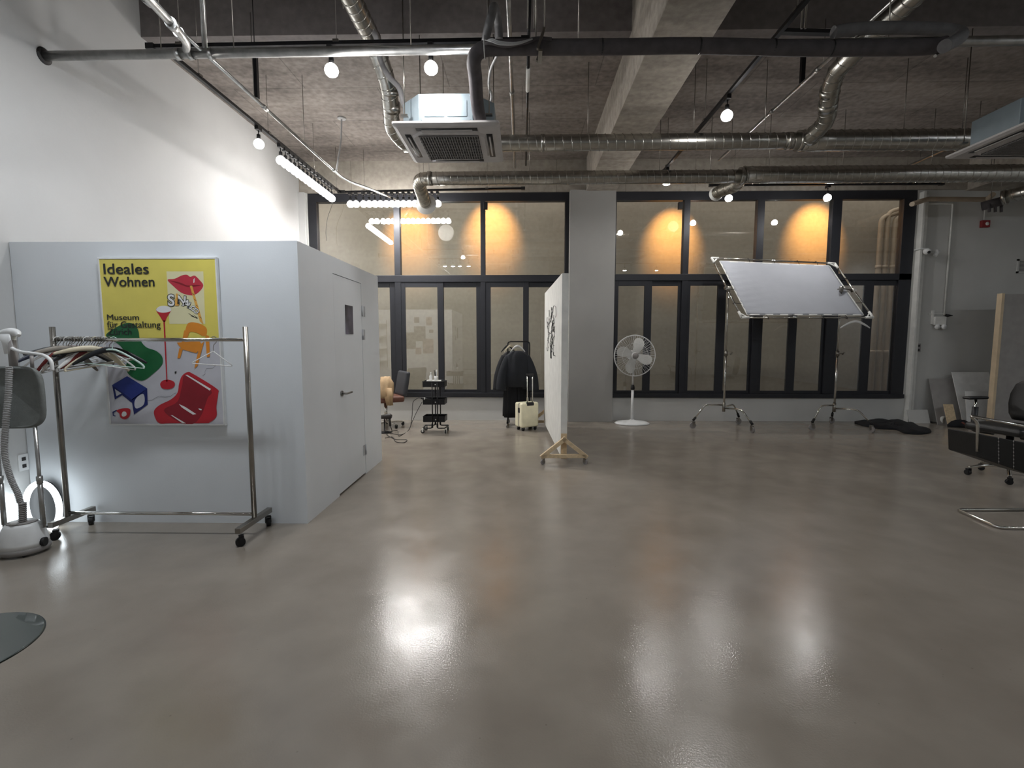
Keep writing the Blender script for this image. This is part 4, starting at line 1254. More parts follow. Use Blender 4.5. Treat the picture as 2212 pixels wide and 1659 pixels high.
# ink scribble on the face
c = onX(1196, 716, PX0 - .002); c.y -= .12; mb = MB()
random.seed(3)
hY = (onX(1187, 716, PX0).y - onX(1201, 716, PX0).y) / 2; hZ = .33
for k in range(46):
    y, z = c.y + random.gauss(0, hY * .42), c.z + random.gauss(0.03, hZ * .42); a = random.uniform(0, 2 * PI); pts = []
    for j in range(7):
        pts.append(Vector((PX0 - .003, y, z))); a += random.uniform(-1.1, 1.1); y += .035 * math.cos(a) * 1.6; z += .03 * math.sin(a) * 1.2
        y = min(c.y + hY, max(c.y - hY, y)); z = min(c.z + hZ, max(c.z - hZ, z))
    mb.tube(pts, .003, 5)
for dy in (-.08, -.02, .05): mb.tube([(PX0 - .003, c.y + dy, c.z - .2), (PX0 - .003, c.y + dy + .02, c.z - .3), (PX0 - .003, c.y + dy - .01, c.z - .38)], .005, 5)
mb.build('ink_drawing', M['black'], pt)

# ------------------------------------------------------------------ garment sculpting helper
def garment(secs, m, name, t, wob=.012, n=40, freq=7):
    mb = MB(); out = []
    for (cx, cy, z, rx, ry, ph) in secs:
        ring = []
        for k in range(n):
            a = 2 * PI * k / n; f = 1 + wob / max(rx, .05) * math.sin(freq * a + ph) + .5 * wob / max(rx, .05) * math.sin(freq * 1.7 * a - ph * 2)
            ring.append((cx + rx * f * math.cos(a), cy + ry * f * math.sin(a), z))
        out.append(ring)
    mb.loft(out); return mb.build(name, m, t)


YG = 8.25
gxL, gxR = onY(1097, 750, YG).x, onY(1144, 750, YG).x; zgt = onY(1120, 738, YG).z
rk2 = thing('black_clothes_rack', 'black tubular garment rack holding black robes by the window', 'clothes rack', ((gxL + gxR) / 2, YG, 0))
for x in (gxL, gxR): pass
mb = MB(); mb.tube(fillet([(gxL, YG, .1), (gxL, YG, zgt), (gxR, YG, zgt), (gxR, YG, .1)], .05), .011, 10); mb.build('frame', M['black_metal'], rk2)
mb = MB()
for x in (gxL, gxR): mb.bar((x, YG - .25, .09), (x, YG + .25, .09), .03, .03)
mb.build('foot', M['black_metal'], rk2)
casters(rk2, [(x, YG + d, .5) for x in (gxL, gxR) for d in (-.23, .23)], .028, 'grey_pl', 'steel')
# robes
def robe(label, cx, cy, m, yaw, hang, zdrop, hem, wide=1.0):
    t = thing('robe', label, 'robe', (cx, cy, hem))
    z0 = zgt - .13 + zdrop
    W = .2 * wide
    secs = [(cx, cy, z0, .06, .04, 0), (cx, cy, z0 - .03, .12 * wide, .055, .3), (cx, cy, z0 - .08, W * .95, .07, .6), (cx, cy, z0 - .2, W * 1.05, .085, 1), (cx, cy, z0 - .42, W * 1.05, .09, 1.5), (cx, cy, z0 - .6, W * 1.0, .09, 2)]
    if hem < .4: secs += [(cx, cy, z0 - .62, W * .8, .085, 2), (cx, cy, (z0 + hem) / 2 - .1, W * .8, .09, 2.5), (cx, cy, hem + .1, W * .85, .09, 3), (cx, cy, hem, W * .85, .09, 3.1)]
    garment(secs, m, 'body', t)
    for s in (-1, 1):
        mb = MB(); P = smooth_path([(cx + s * W * .7, cy, z0 - .09), (cx + s * (W * 1.05), cy - .02, z0 - .25), (cx + s * W * 1.3, cy - .04, z0 - .45), (cx + s * W * 1.35, cy - .05, z0 - .66)], 5)
        mb.tube(P, [.06 + .028 * i / (len(P) - 1) for i in range(len(P))], 14, flat=.7); mb.build('sleeve', m, t)
    return t


xg1 = onY(1106, 800, YG - .1).x; xg2 = onY(1118, 800, YG - .15).x
robe('black robe at the back of the rack by the suitcase', xg1, YG + .08, M['cloth_black'], 0, 1, -.03, onY(1100, 900, YG).z, .9)
robe('charcoal short robe hung in front on a white hanger', xg2, YG - .17, M['cloth_black2'], 0, 1, -.02, .62, 1.0)
h = hanger('wooden', HC['white'], 'white hanger carrying the front charcoal robe'); h.location = (xg2, YG, zgt); h.rotation_euler = (0, 0, .25); h.location = (xg2, YG, zgt + .0); h.scale = (.62, 1, 1)
for dx, c_, lab in ((-.06, 'beige', 'beige wooden hanger with the bag loop at the left of the rack'), (-.1, 'black', 'black hanger at the left end of the black rack')):
    h = hanger('wooden', HC[c_], lab, group='hangers on the black rack'); h.location = (xg1 + dx + .03, YG, zgt + .0); h.rotation_euler = (0, 0, 1.0 + dx * 3); h.scale = (.7, 1, 1)
t = thing('hanging_trousers', 'long black trousers hanging behind the cream suitcase', 'trousers', (xg2 + .08, YG + .0, .3))
for s in (-1, 1):
    garment([(xg2 - .04 + s * .09, YG + .05, z, .105, .05, z * 4) for z in (.86, .7, .5, .35, onY(1120, 905, YG).z + .02)], M['cloth_black'], 'leg', t, .008)

# ------------------------------------------------------------------ suitcase
sc_ = onZ(1138, 931); 
su = thing('suitcase', 'cream hard shell suitcase with raised handle before the black rack', 'suitcase', (0, 0, 0), world=False)
W_, D_, Hh, z0 = .33, .22, .40, .055
mb = MB()
for a, b in ((-D_ / 2, -.01), (.002, D_ / 2)): mb.box(-W_ / 2, W_ / 2, a, b, z0, z0 + Hh)
mb.build('shell', M['cream'], su, bevel=.03, seg=4)
MB().box(-W_ / 2 + .004, W_ / 2 - .004, -.012, .004, z0 + .004, z0 + Hh - .004).build('zip_line', M['grey_pl'], su, bevel=.02)
MB().box(-W_ / 2 - .006, -W_ / 2 + .002, -.05, .0, z0 + .24, z0 + .32).build('side_handle', M['rubber'], su, bevel=.004)
MB().box(-.07, .07, -D_ / 2 - .003, -D_ / 2 + .05, z0 + Hh - .05, z0 + Hh + .004).build('handle_recess', M['rubber'], su, bevel=.01)
mb = MB()
for x in (-.05, .05): mb.cyl((x, -D_ / 2 + .02, z0 + Hh - .04), (x, -D_ / 2 + .02, .9), .009, n=10)
mb.build('telescopic_rod', M['chrome'], su)
MB().box(-.068, .068, -D_ / 2 + .003, -D_ / 2 + .037, .89, .925).build('pull_handle', M['rubber'], su, bevel=.008)
casters(su, [(sx * (W_ / 2 - .05), sy * (D_ / 2 - .04), .4) for sx in (-1, 1) for sy in (-1, 1)], .022, 'rubber', 'rubber', .03)
su.location = (sc_.x + .0, sc_.y + .12, 0); su.rotation_euler = (0, 0, math.radians(32))

# ------------------------------------------------------------------ trolley
tp = onZ(938, 936); TX, TY = tp.x, tp.y + .12
t = thing('hanging_cable', 'thin dark cable dangling before the leftmost upper window', 'cable', onY(720, 425, 8.6))
MB().tube(smooth_path([onY(722, 412, 8.6), onY(718, 440, 8.6), onY(708, 470, 8.62), onY(704, 500, 8.6), onY(706, 520, 8.6)], 6), .004, 6).build('cable', M['dcable'], t)
tr = thing('trolley', 'black three tier metal trolley beside the left window', 'trolley', (TX, TY, 0))
tw, td = .34, .26
levels = [.80, .50, .20]
for z in (.73, .455, .18):
    mb = MB(); x0_, x1_, y0_, y1_ = TX - tw / 2, TX + tw / 2, TY - td / 2, TY + td / 2; th = .004; hh_ = .085
    mb.box(x0_, x1_, y0_, y1_, z, z + th); mb.box(x0_, x1_, y0_, y0_ + th, z, z + hh_); mb.box(x0_, x1_, y1_ - th, y1_, z, z + hh_)
    mb.box(x0_, x0_ + th, y0_, y1_, z, z + hh_); mb.box(x1_ - th, x1_, y0_, y1_, z, z + hh_)
    mb.tube(fillet([(x0_, y0_, z + hh_), (x1_, y0_, z + hh_), (x1_, y1_, z + hh_), (x0_, y1_, z + hh_), (x0_, y0_, z + hh_)], .02), .006, 8)
    tt_ = mb.build('tray', M['black_metal'], tr)
    mb = MB(); mb.lathe([(.008, 0), (.008, .004), (0, .006)], 12, X=Matrix.Translation((TX + .03, y0_ - .014, z + .04)) @ Matrix.Rotation(PI / 2, 4, 'X')); mb.build('bolt', M['white_matt'], tt_)
mb = MB()
for y, xx in ((TY - td / 2 - .008, (-.05, .03)), (TY + td / 2 + .008, (-.05, .03))):
    for d in xx: mb.cyl((TX + d + .03, y, .09), (TX + d + .03, y, .80), .009, n=10)
mb.build('post', M['black_metal'], tr)
mb = MB()
for s in (-1, 1):
    mb.tube(fillet([(TX + s * .04 + .01, TY - td / 2 - .008, .16), (TX + s * .04 + .01, TY - td / 2 - .008, .085), (TX + s * tw / 2, TY - td / 2 - .008, .085), (TX + s * (tw / 2 + .02), TY + td / 2 + .008, .085), (TX + s * .04 + .01, TY + td / 2 + .008, .085), (TX + s * .04 + .01, TY + td / 2 + .008, .16)], .03), .010, 8)
mb.build('base_frame', M['black_metal'], tr)
casters(tr, [(TX + sx * (tw / 2 + .01), TY + sy * (td / 2), .6 + sx) for sx in (-1, 1) for sy in (-1, 1)], .03, 'rubber', 'white_matt', .018)
zt_ = .73 + .004 
o = MB().box(TX - .11, TX + .11, TY - .12, TY - .02, .815, .835).build('paper_box', M['white_matt'], bevel=.002); tag(centre(o), 'flat white box laid across the trolley top tray', 'box')
bx = TX - .05
t = thing('spray_bottle', 'small white pump bottle on the trolley top', 'bottle', (bx, TY - .07, .835))
MB().lathe([(.022, .835), (.024, .84), (.024, .90), (.012, .915), (.011, .925)], 18, X=Matrix.Translation((bx, TY - .07, 0))).build('body', M['white_pl'], t)
MB().lathe([(.009, .925), (.010, .93), (.006, .945), (.012, .95), (.012, .957), (0, .957)], 14, X=Matrix.Translation((bx, TY - .07, 0))).build('pump', M['white_pl'], t)
t = thing('tool_cup', 'clear white cup of brushes on the trolley top', 'cup', (TX + .03, TY - .07, .835))
MB().lathe([(.025, .835), (.03, .9), (.028, .9), (.023, .84)], 18, X=Matrix.Translation((TX + .03, TY - .07, 0))).build('cup', M['white_pl'], t)
for dx, m_, h_ in ((-.012, 'black', .99), (.008, 'white_pl', 1.0), (.0, 'black', .97)):
    MB().tube([(TX + .03 + dx * .5, TY - .07, .85), (TX + .03 + dx * 2, TY - .07, h_)], .006, 8).build('brush', M[m_], t)
# curling iron on the middle tray with its cord
ci0 = Vector((TX - .19, TY - .16, .56)); ci1 = Vector((TX + .05, TY - .1, .52))
t = thing('curling_iron', 'black curling iron lying over the middle trolley tray', 'hair tool', ci0)
MB().tube([ci0, ci0.lerp(ci1, .5), ci1], [.014, .016, .009], 12).build('handle', M['black'], t)
MB().cyl(ci0.lerp(ci1, .18), ci0.lerp(ci1, .24), .018).build('ring', M['white_matt'], t)
fl_ = lambda px, py, z=.008: onZ(px, py, z)
MB().tube(smooth_path([ci0, ci0 + Vector((-.05, -.02, .0)), onY(892, 870, TY - .2), onY(890, 900, TY - .25), fl_(885, 925), fl_(870, 938), fl_(855, 938), fl_(840, 934)], 8), .005, 8).build('cord', M['dcable'], t)
t = thing('power_cord', 'thin dark cord looping over the floor beside the trolley', 'cord', fl_(880, 950))
MB().tube(smooth_path([onY(912, 868, TY - .1), onY(900, 890, TY - .15), onY(890, 912, TY - .2), fl_(882, 930), fl_(862, 942), fl_(858, 930), fl_(835, 936), fl_(852, 948), fl_(878, 950), fl_(872, 956), fl_(855, 954), fl_(848, 944), fl_(832, 946)], 8), .005, 8).build('cable', M['dcable'], t)

# ------------------------------------------------------------------ salon chairs
def salon_chair(name, label, loc, rz, back_m, seat_m, arms=False):
    t = thing(name, label, 'chair', (0, 0, 0), world=False)
    mb = MB(); mb.box(-.26, .26, -.25, .25, .43, .53); mb.build('seat', seat_m, t, bevel=.035, seg=4)
    mb = MB(); X = Matrix.Translation((0, .25, .52)) @ Matrix.Rotation(math.radians(-10), 4, 'X'); 
    mb.box(-.24, .24, -.03, .05, .0, .42, X); mb.build('backrest', back_m, t, bevel=.035, seg=4)
    MB().cyl((0, 0, .08), (0, 0, .43), .028, n=16).build('gas_lift', M['chrome'], t)
    for k in range(5):
        a = k * 2 * PI / 5 + .3
        mb = MB(); mb.bar((0, 0, .085), (.29 * math.cos(a), .29 * math.sin(a), .065), .04, .025); mb.build('leg', M['chrome'], t, bevel=.005)
    casters(t, [(.29 * math.cos(k * 2 * PI / 5 + .3), .29 * math.sin(k * 2 * PI / 5 + .3), k) for k in range(5)], .025, 'rubber', 'rubber', .03)
    if arms:
        for s in (-1, 1):
            mb = MB(); mb.box(s * .3 - .035, s * .3 + .035, -.2, .08, .70, .73); mb.build('armrest', M['black'], t, bevel=.012)
            mb = MB(); mb.tube(fillet([(s * .2, -.03, .44), (s * .3, -.03, .44), (s * .3, -.03, .7)], .03), .018, 10); mb.build('arm_post', M['black'], t)
    MB().cyl((.1, 0, .42), (.3, -.02, .42), .006).build('lever', M['chrome'], t)
    t.location = loc; t.rotation_euler = (0, 0, rz)
    return t


cp = onZ(836, 915)
CX0, CY0 = cp.x + .07, 8.1
salon_chair('salon_chair', 'dark salon chair with brown seat half hidden behind the booth', (CX0, CY0, 0), math.radians(-58), M['grey_lthr'], M['brown_lthr'])
t = thing('jacket', 'crumpled beige jacket draped on the salon chair', 'jacket', (CX0 + .08, CY0 - .1, .5))
garment([(CX0 + .04, CY0 - .20, .51, .10, .09, 0), (CX0 + .05, CY0 - .20, .57, .125, .11, 1), (CX0 + .05, CY0 - .18, .66, .12, .10, 2), (CX0 + .07, CY0 - .16, .76, .10, .08, 3), (CX0 + .06, CY0 - .14, .86, .06, .05, 4)], M['beige'], 'body', t, .02, freq=5)
garment([(CX0 + .14, CY0 - .27, .40, .05, .035, 1), (CX0 + .13, CY0 - .27, .53, .055, .045, 2), (CX0 + .12, CY0 - .25, .68, .05, .05, 3)], M['beige'], 'sleeve', t, .012, freq=5)
# hairdryer on the floor stand
hp = onY(840, 900, 7.55)
t = thing('hair_dryer', 'black hair dryer propped upright on the floor by the booth end', 'hair dryer', (hp.x, 7.55, 0))
mb = MB(); mb.tube([(hp.x - .13, 7.55, hp.z - .01), (hp.x - .05, 7.55, hp.z), (hp.x + .02, 7.55, hp.z + .005), (hp.x + .045, 7.55, hp.z + .0)], [.03, .038, .045, .03], 18); mb.build('barrel', M['dcable'], t)
MB().tube([(hp.x + .005, 7.55, hp.z), (hp.x + .02, 7.55, hp.z - .15)], [.022, .018], 12).build('grip', M['dcable'], t)
MB().tube(smooth_path([(hp.x + .02, 7.55, hp.z - .15), (hp.x + .03, 7.54, .1), (hp.x + .04, 7.52, .01), (hp.x - .1, 7.45, .008)], 6), .006, 8).build('cord', M['dcable'], t)
MB().lathe([(.1, 0), (.1, .01), (.012, .02), (.01, hp.z - .03)], 24, X=Matrix.Translation((hp.x - .08, 7.58, 0))).build('stand', M['black_metal'], t)
# corner wall shelves (mirrored at the left pane edge)
sh = thing('wall_shelf', 'white wall shelf unit with bottles, seen mirrored left of the trolley', 'shelf', (-3.55, YBE + .1, .6))
mb = MB()
for z in (.95, 1.25, 1.55, 1.85): mb.box(-3.75, -3.3, YBE + .002, YBE + .16, z, z + .015)
mb.build('board', M['white_matt'], sh)
mb = MB(); mb.cyl((-3.3, YBE + .02, .8), (-3.3, YBE + .02, 1.95), .008); mb.cyl((-3.75, YBE + .02, .8), (-3.75, YBE + .02, 1.95), .008); mb.build('upright', M['steel'], sh)

# ================================================================== RIGHT AREA
# ------------------------------------------------------------------ standing fan
fb = onZ(1365, 915); fy = fb.y; fx = fb.x
fc = onY(1364, 768, fy); FR = 43.5 / F * fy
fan = thing('pedestal_fan', 'white pedestal fan with four blades by the pillar', 'fan', (fx, fy, 0))
MB().lathe([(.30, 0), (.305, .012), (.27, .03), (.15, .05), (.05, .062), (.035, .075)], 48, X=Matrix.Translation((fx, fy, 0)), sy=.8).build('base', M['white_pl'], fan)
MB().cyl((fx, fy, .06), (fx, fy, .62), .024, n=18).build('lower_pole', M['white_pl'], fan)
MB().lathe([(.034, 0), (.036, .03), (.028, .07), (.02, .085)], 18, X=Matrix.Translation((fx, fy, .60))).build('height_collar', M['rubber'], fan)
MB().cyl((fx, fy, .66), (fx, fy, fc.z - .02), .015, n=16).build('upper_pole', M['white_pl'], fan)
MB().lathe([(.0, 0), (.08, .01), (.095, .06), (.09, .12), (.06, .16), (.0, .17)], 24, X=Matrix.Translation((fx, fy - .03, fc.z)) @ Matrix.Rotation(-PI / 2, 4, 'X')).build('motor_housing', M['white_pl'], fan)
yF = fy - .10
mb = MB()
for k in range(56):
    a = 2 * PI * k / 56
    P = [Vector((fx + r * FR * math.cos(a), yF - d, fc.z + r * FR * math.sin(a))) for r, d in ((.18, .055), (.5, .05), (.85, .02), (1, 0))]
    mb.tube(P, .0016, 4)
for rr, d in ((1, 0), (.97, .008), (.62, .045)): mb.tube([Vector((fx + rr * FR * math.cos(a), yF - d, fc.z + rr * FR * math.sin(a))) for a in [i * 2 * PI / 64 for i in range(64)]], .0055 if rr == 1 else .0025, 6, closed=True)
mb.build('front_guard', M['white_pl'], fan)
mb = MB()
for k in range(40):
    a = 2 * PI * k / 40
    mb.tube([Vector((fx + r * FR * math.cos(a), yF + d, fc.z + r * FR * math.sin(a))) for r, d in ((.25, .11), (.8, .09), (1, 0))], .0016, 4)
mb.build('rear_guard', M['white_pl'], fan)
MB().lathe([(.0, 0), (.05, 0), (.052, .006), (.048, .01), (0, .012)], 28, X=Matrix.Translation((fx, yF - .052, fc.z)) @ Matrix.Rotation(PI / 2, 4, 'X')).build('badge', M['grey_pl'], fan)
MB().lathe([(.0, -.05), (.055, -.045), (.06, .02)], 24, X=Matrix.Translation((fx, yF + .01, fc.z)) @ Matrix.Rotation(-PI / 2, 4, 'X')).build('hub', M['white_pl'], fan)
for k in range(4):
    a0 = math.radians(80 + 90 * k); mb = MB()
    outline = [(.13, -.16), (.3, -.3), (.5, -.42), (.72, -.40), (.86, -.22), (.88, .0), (.78, .15), (.6, .2), (.4, .16), (.13, .12)]
    outline = smooth2(outline, 4)
    vs = []
    for (r, q_) in outline:
        x, z = r * FR, q_ * FR * .8
        X_, Z_ = x * math.cos(a0) - z * math.sin(a0), x * math.sin(a0) + z * math.cos(a0)
        vs.append((fx + X_, yF + .02 + .13 * q_ * .5, fc.z + Z_))
    n = len(vs); mb.add(vs + [(x, y + .004, z) for x, y, z in vs], [tuple(range(n)), tuple(range(2 * n - 1, n - 1, -1))] + [(i, i + n, (i + 1) % n + n, (i + 1) % n) for i in range(n)])
    mb.build('blade', M['white_matt'], fan)

# ------------------------------------------------------------------ scrim frame on two rolling stands
def stand(label, base_px, base_py, Yc, pole_top, azs):
    p = onZ(base_px, base_py); cx, cy = onY(base_px, 868, Yc).x, Yc
    t = thing('rolling_stand', label, 'light stand', (cx, cy, 0), 'rolling stands')
    MB().cyl((cx, cy, .3), (cx, cy, 1.25), .0165, n=14).build('lower_tube', M['chrome'], t)
    MB().cyl((cx, cy, 1.2), (cx, cy, pole_top), .012, n=14).build('upper_tube', M['chrome'], t)
    mb = MB(); mb.cyl((cx, cy, 1.2), (cx, cy, 1.28), .028); mb.cyl((cx, cy, 1.24), (cx + .08, cy - .02, 1.24), .008); mb.bar((cx + .07, cy - .02, 1.22), (cx + .1, cy - .02, 1.26), .03, .012)
    mb.build('clamp_knob', M['steel'], t)
    MB().cyl((cx, cy, .27), (cx, cy, .42), .024).build('leg_socket', M['steel'], t)
    for k, (a, dz) in enumerate(azs):
        ux, uy = math.cos(a), math.sin(a); mb = MB()
        z = .38 - dz
        mb.tube(fillet([(cx, cy, z), (cx + ux * .33, cy + uy * .33, z + .015), (cx + ux * .52, cy + uy * .52, .15)], .07), .0125, 12)
        lg = mb.build('leg', M['chrome'], t)
        MB().cyl((cx + ux * .49, cy + uy * .49, .185), (cx + ux * .535, cy + uy * .535, .13), .02).build('leg_sleeve', M['rubber'], lg)
        casters(t, [(cx + ux * .535, cy + uy * .535, k * 1.7)], .05, 'grey_pl', 'steel', .025)
    return t, cx, cy


Ys = 8.12
tl, tr_, br, bl = onY(1537, 557, Ys + .42), onY(1803, 569, Ys + .42), onY(1886, 686, Ys - .32), onY(1602, 686, Ys - .32)
s1, sx1, sy1 = stand('rolling chrome stand at the left of the scrim frame', 1564, 900, Ys, 2.32, ((math.radians(188), 0), (math.radians(-60), .05), (math.radians(40), .03)))
s2, sx2, sy2 = stand('rolling chrome stand at the right of the scrim frame', 1803, 900, Ys, 2.32, ((math.radians(205), 0), (math.radians(-50), .05), (math.radians(60), .0)))
sf = thing('scrim_frame', 'large tilted frame stretched with grey white diffusion fabric', 'scrim', ((tl + br) / 2))
mb = MB()
for a, b in ((tl, tr_), (tr_, br), (br, bl), (bl, tl)): mb.cyl(a, b, .0135, n=12)
mb.build('tube_frame', M['chrome'], sf)
def bilerp(u, v): return tl.lerp(tr_, u).lerp(bl.lerp(br, u), v)
nrm = (tr_ - tl).cross(bl - tl).normalized()
if nrm.y > 0: nrm = -nrm
mb = MB(); nu, nv = 40, 30; vs = []
for j in range(nv + 1):
    for i in range(nu + 1):
        u, v = i / nu, j / nv; uu, vv = .055 + .885 * u, .055 + .90 * v
        e = min(u, 1 - u, v, 1 - v)
        wr = .006 * math.sin(60 * v + 20 * u) * math.exp(-u * 9) + .006 * math.sin(50 * u + 14 * v) * math.exp(-(1 - v) * 9) + .004 * math.sin(40 * u) * math.exp(-v * 9)
        vs.append(bilerp(uu, vv) + nrm * (wr + .02 * math.sin(PI * u) * math.sin(PI * v) * -1))
mb.add(vs, [(j * (nu + 1) + i, j * (nu + 1) + i + 1, (j + 1) * (nu + 1) + i + 1, (j + 1) * (nu + 1) + i) for j in range(nv) for i in range(nu)], True)
fb_ = mb.build('fabric', M['scrim'], sf)
md = fb_.modifiers.new('s', 'SOLIDIFY'); md.thickness = .002
mb = MB(); q = [bilerp(.055, .055), bilerp(.94, .055), bilerp(.94, .955), bilerp(.055, .955)]
for i in range(4): mb.bar(q[i], q[(i + 1) % 4], .022, .005, up=nrm)
mb.build('hem', M['white_matt'], sf)
for (u, v, uu, vv) in [(.3, 0, .3, .055), (.5, 0, .5, .055), (.7, 0, .7, .055), (.85, 0, .85, .055), (.2, 1, .2, .955), (.4, 1, .4, .955), (.62, 1, .62, .955), (.8, 1, .8, .955), (0, .3, .055, .3), (0, .55, .055, .55), (0, .78, .055, .78), (1, .3, .94, .3), (1, .5, .94, .5), (1, .75, .94, .75)]:
    a, b = bilerp(u, v), bilerp(uu, vv); d = (a - b).normalized()
    MB().tube([b, a + d * .02 + nrm * .015, a + d * .03, a - nrm * .02], .004, 6).build('toggle', M['rubber'], sf)
for c_, d1, d2 in ((tl, tr_ - tl, bl - tl), (tr_, tl - tr_, br - tr_), (br, bl - br, tr_ - br), (bl, br - bl, tl - bl)):
    mb = MB(); mb.cyl(c_, c_ + d1.normalized() * .12, .019); mb.cyl(c_, c_ + d2.normalized() * .12, .019); mb.bar(c_ + d1.normalized() * .1, c_ + d2.normalized() * .1, .02, .012, up=nrm)
    mb.build('corner_bracket', M['white_matt'], sf)
for sx, a in ((sx1, tl.lerp(bl, .52)), (sx2, tr_.lerp(br, .52))):
    mb = MB(); top = Vector((sx, Ys, 2.3)); mb.cyl(top + Vector((0, 0, -.06)), top + Vector((0, 0, .03)), .03); mb.cyl(top, a, .012); mb.cyl(a - Vector((.0, .03, 0)), a + Vector((0, .04, 0)), .03)
    mb.bar(top + Vector((-.07, -.03, -.02)), top + Vector((0, -.02, 0)), .035, .015)
    mb.build('grip_head', M['steel'], sf)
pH = onY(1846, 697, Ys - .30)
h = hanger('wooden', HC['white'], 'single white hanger hooked under the right of the scrim', width=.22); h.location = (pH.x, Ys - .32, pH.z + .09); h.scale = (1, 1, 1)

# ------------------------------------------------------------------ cloth on the floor
t = thing('black_cloth', 'black cloth bundle lying flat on the floor by the right corner', 'cloth', onZ(1930, 925))
mb = MB(); out = [(1846, 910), (1880, 906), (1920, 906), (1960, 910), (1985, 918), (2012, 930), (1990, 936), (1955, 934), (1935, 926), (1900, 924), (1865, 918)]
P = smooth2([(onZ(a, b + 3).x, onZ(a, b + 3).y) for a, b in out], 4); c_ = (sum(p[0] for p in P) / len(P), sum(p[1] for p in P) / len(P))
secs = []
for s, z in ((1, 0), (1.0, .02), (.8, .05), (.5, .055), (.2, .06)):
    secs.append([(c_[0] + (x - c_[0]) * s, c_[1] + (y - c_[1]) * s, z + (.014 * math.sin(i * 1.3 + s * 9) if z > .01 else 0)) for i, (x, y) in enumerate(P)])
mb.loft(secs); mb.build('folds', M['cloth_black'], t)

# ------------------------------------------------------------------ wall fittings on the right stretch
YWR = WY - .0
def onW(px, py, d=0.0): return onY(px, py, YWR - d)
a = onW(1992, 441); b = onW(2056, 442); c_ = onW(2040, 680)
t = thing('white_conduit', 'white surface conduit bending down to the emergency light', 'conduit', b)
mb = MB(); mb.tube(fillet([(a.x, YWR - .02, a.z), (b.x, YWR - .02, a.z), (b.x, YWR - .02, c_.z)], .03), .014, 10); mb.build('pipe_run', M['white_matt'], t)
# camera
p = onW(2000, 542, .1)
t = thing('security_camera', 'white security dome camera with bracket by the window corner', 'camera', (p.x, YWR, p.z))
MB().box(p.x - .13, p.x + .02, YWR - .14, YWR, p.z + .02, p.z + .04).build('bracket', M['white_pl'], t, bevel=.005)
mb = MB(); mb.lathe([(.06, .02), (.06, 0), (.055, -.03), (.035, -.055), (0, -.065)], 24, X=Matrix.Translation((p.x, YWR - .12, p.z))); mb.build('dome', M['white_pl'], t)
MB().lathe([(.028, 0), (.022, .012), (0, .016)], 20, X=Matrix.Translation((p.x, YWR - .165, p.z - .03)) @ Matrix.Rotation(PI / 2, 4, 'X')).build('lens', M['black'], t)
p2 = onW(2018, 548, .08)
t = thing('motion_sensor', 'small tilted white sensor beside the security camera', 'sensor', (p2.x, YWR, p2.z))
MB().tube([(p2.x, YWR, p2.z + .03), (p2.x + .02, YWR - .09, p2.z + .02)], .02, 12).build('arm', M['white_pl'], t)
MB().tube([(p2.x + .04, YWR - .1, p2.z + .05), (p2.x - .0, YWR - .1, p2.z - .04)], [.035, .03], 16).build('body', M['white_pl'], t)
# emergency light
p = onW(2031, 700, .05)
t = thing('emergency_light', 'white emergency light box with two lamp heads on the right wall', 'emergency light', (p.x, YWR, p.z))
MB().box(p.x - .1, p.x + .1, YWR - .06, YWR, p.z - .02, p.z + .13).build('box', M['white_matt'], t, bevel=.01)
for dx in (-.055, .055): MB().lathe([(.03, 0), (.045, .03), (.04, .05), (0, .052)], 18, X=Matrix.Translation((p.x + dx, YWR - .03, p.z - .05)) @ Matrix.Rotation(PI / 2, 4, 'X')).build('lamp_head', M['white_pl'], t)
MB().box(p.x - .13, p.x - .1, YWR - .03, YWR, p.z, p.z + .24).build('back_plate', M['white_matt'], t)
MB().box(p.x - .18, p.x + .12, YWR - .02, YWR, p.z + .17, p.z + .185).build('cross_strip', M['white_matt'], t)
MB().tube([(p.x + .1, YWR - .04, p.z + .15), (p.x + .2, YWR - .05, p.z + .15)], [.028, .008], 12).build('black_plug', M['black'], t)
# switch box
p = onW(1978, 752, .02)
t = thing('switch_box', 'grey socket box with dark outlets at the window corner', 'socket', (p.x, YWR, p.z))
MB().box(p.x - .1, p.x + .07, YWR - .05, YWR, p.z - .09, p.z + .1).build('box', M['grey_wall'], t, bevel=.005)
MB().box(p.x - .01, p.x + .06, YWR - .056, YWR - .05, p.z - .07, p.z + .08).build('outlet_face', M['grey_pl'], t)
for dz in (-.035, .04): MB().box(p.x + .008, p.x + .042, YWR - .06, YWR - .056, p.z + dz - .015, p.z + dz + .02).build('outlet', M['black'], t)
# alarm
p = onW(2127, 484, .02)
t = thing('fire_alarm', 'small red fire alarm box high on the right wall', 'alarm', (p.x, YWR, p.z))
MB().box(p.x - .07, p.x + .07, YWR - .05, YWR, p.z - .06, p.z + .06).build('box', M['red'], t, bevel=.006)
MB().lathe([(.03, 0), (.03, .006), (0, .01)], 16, X=Matrix.Translation((p.x + .015, YWR - .05, p.z)) @ Matrix.Rotation(PI / 2, 4, 'X')).build('button', M['white_matt'], t)
MB().cyl((p.x - .02, YWR - .02, p.z + .06), (p.x - .02, YWR - .02, p.z + .42), .008).build('conduit', M['white_matt'], t)
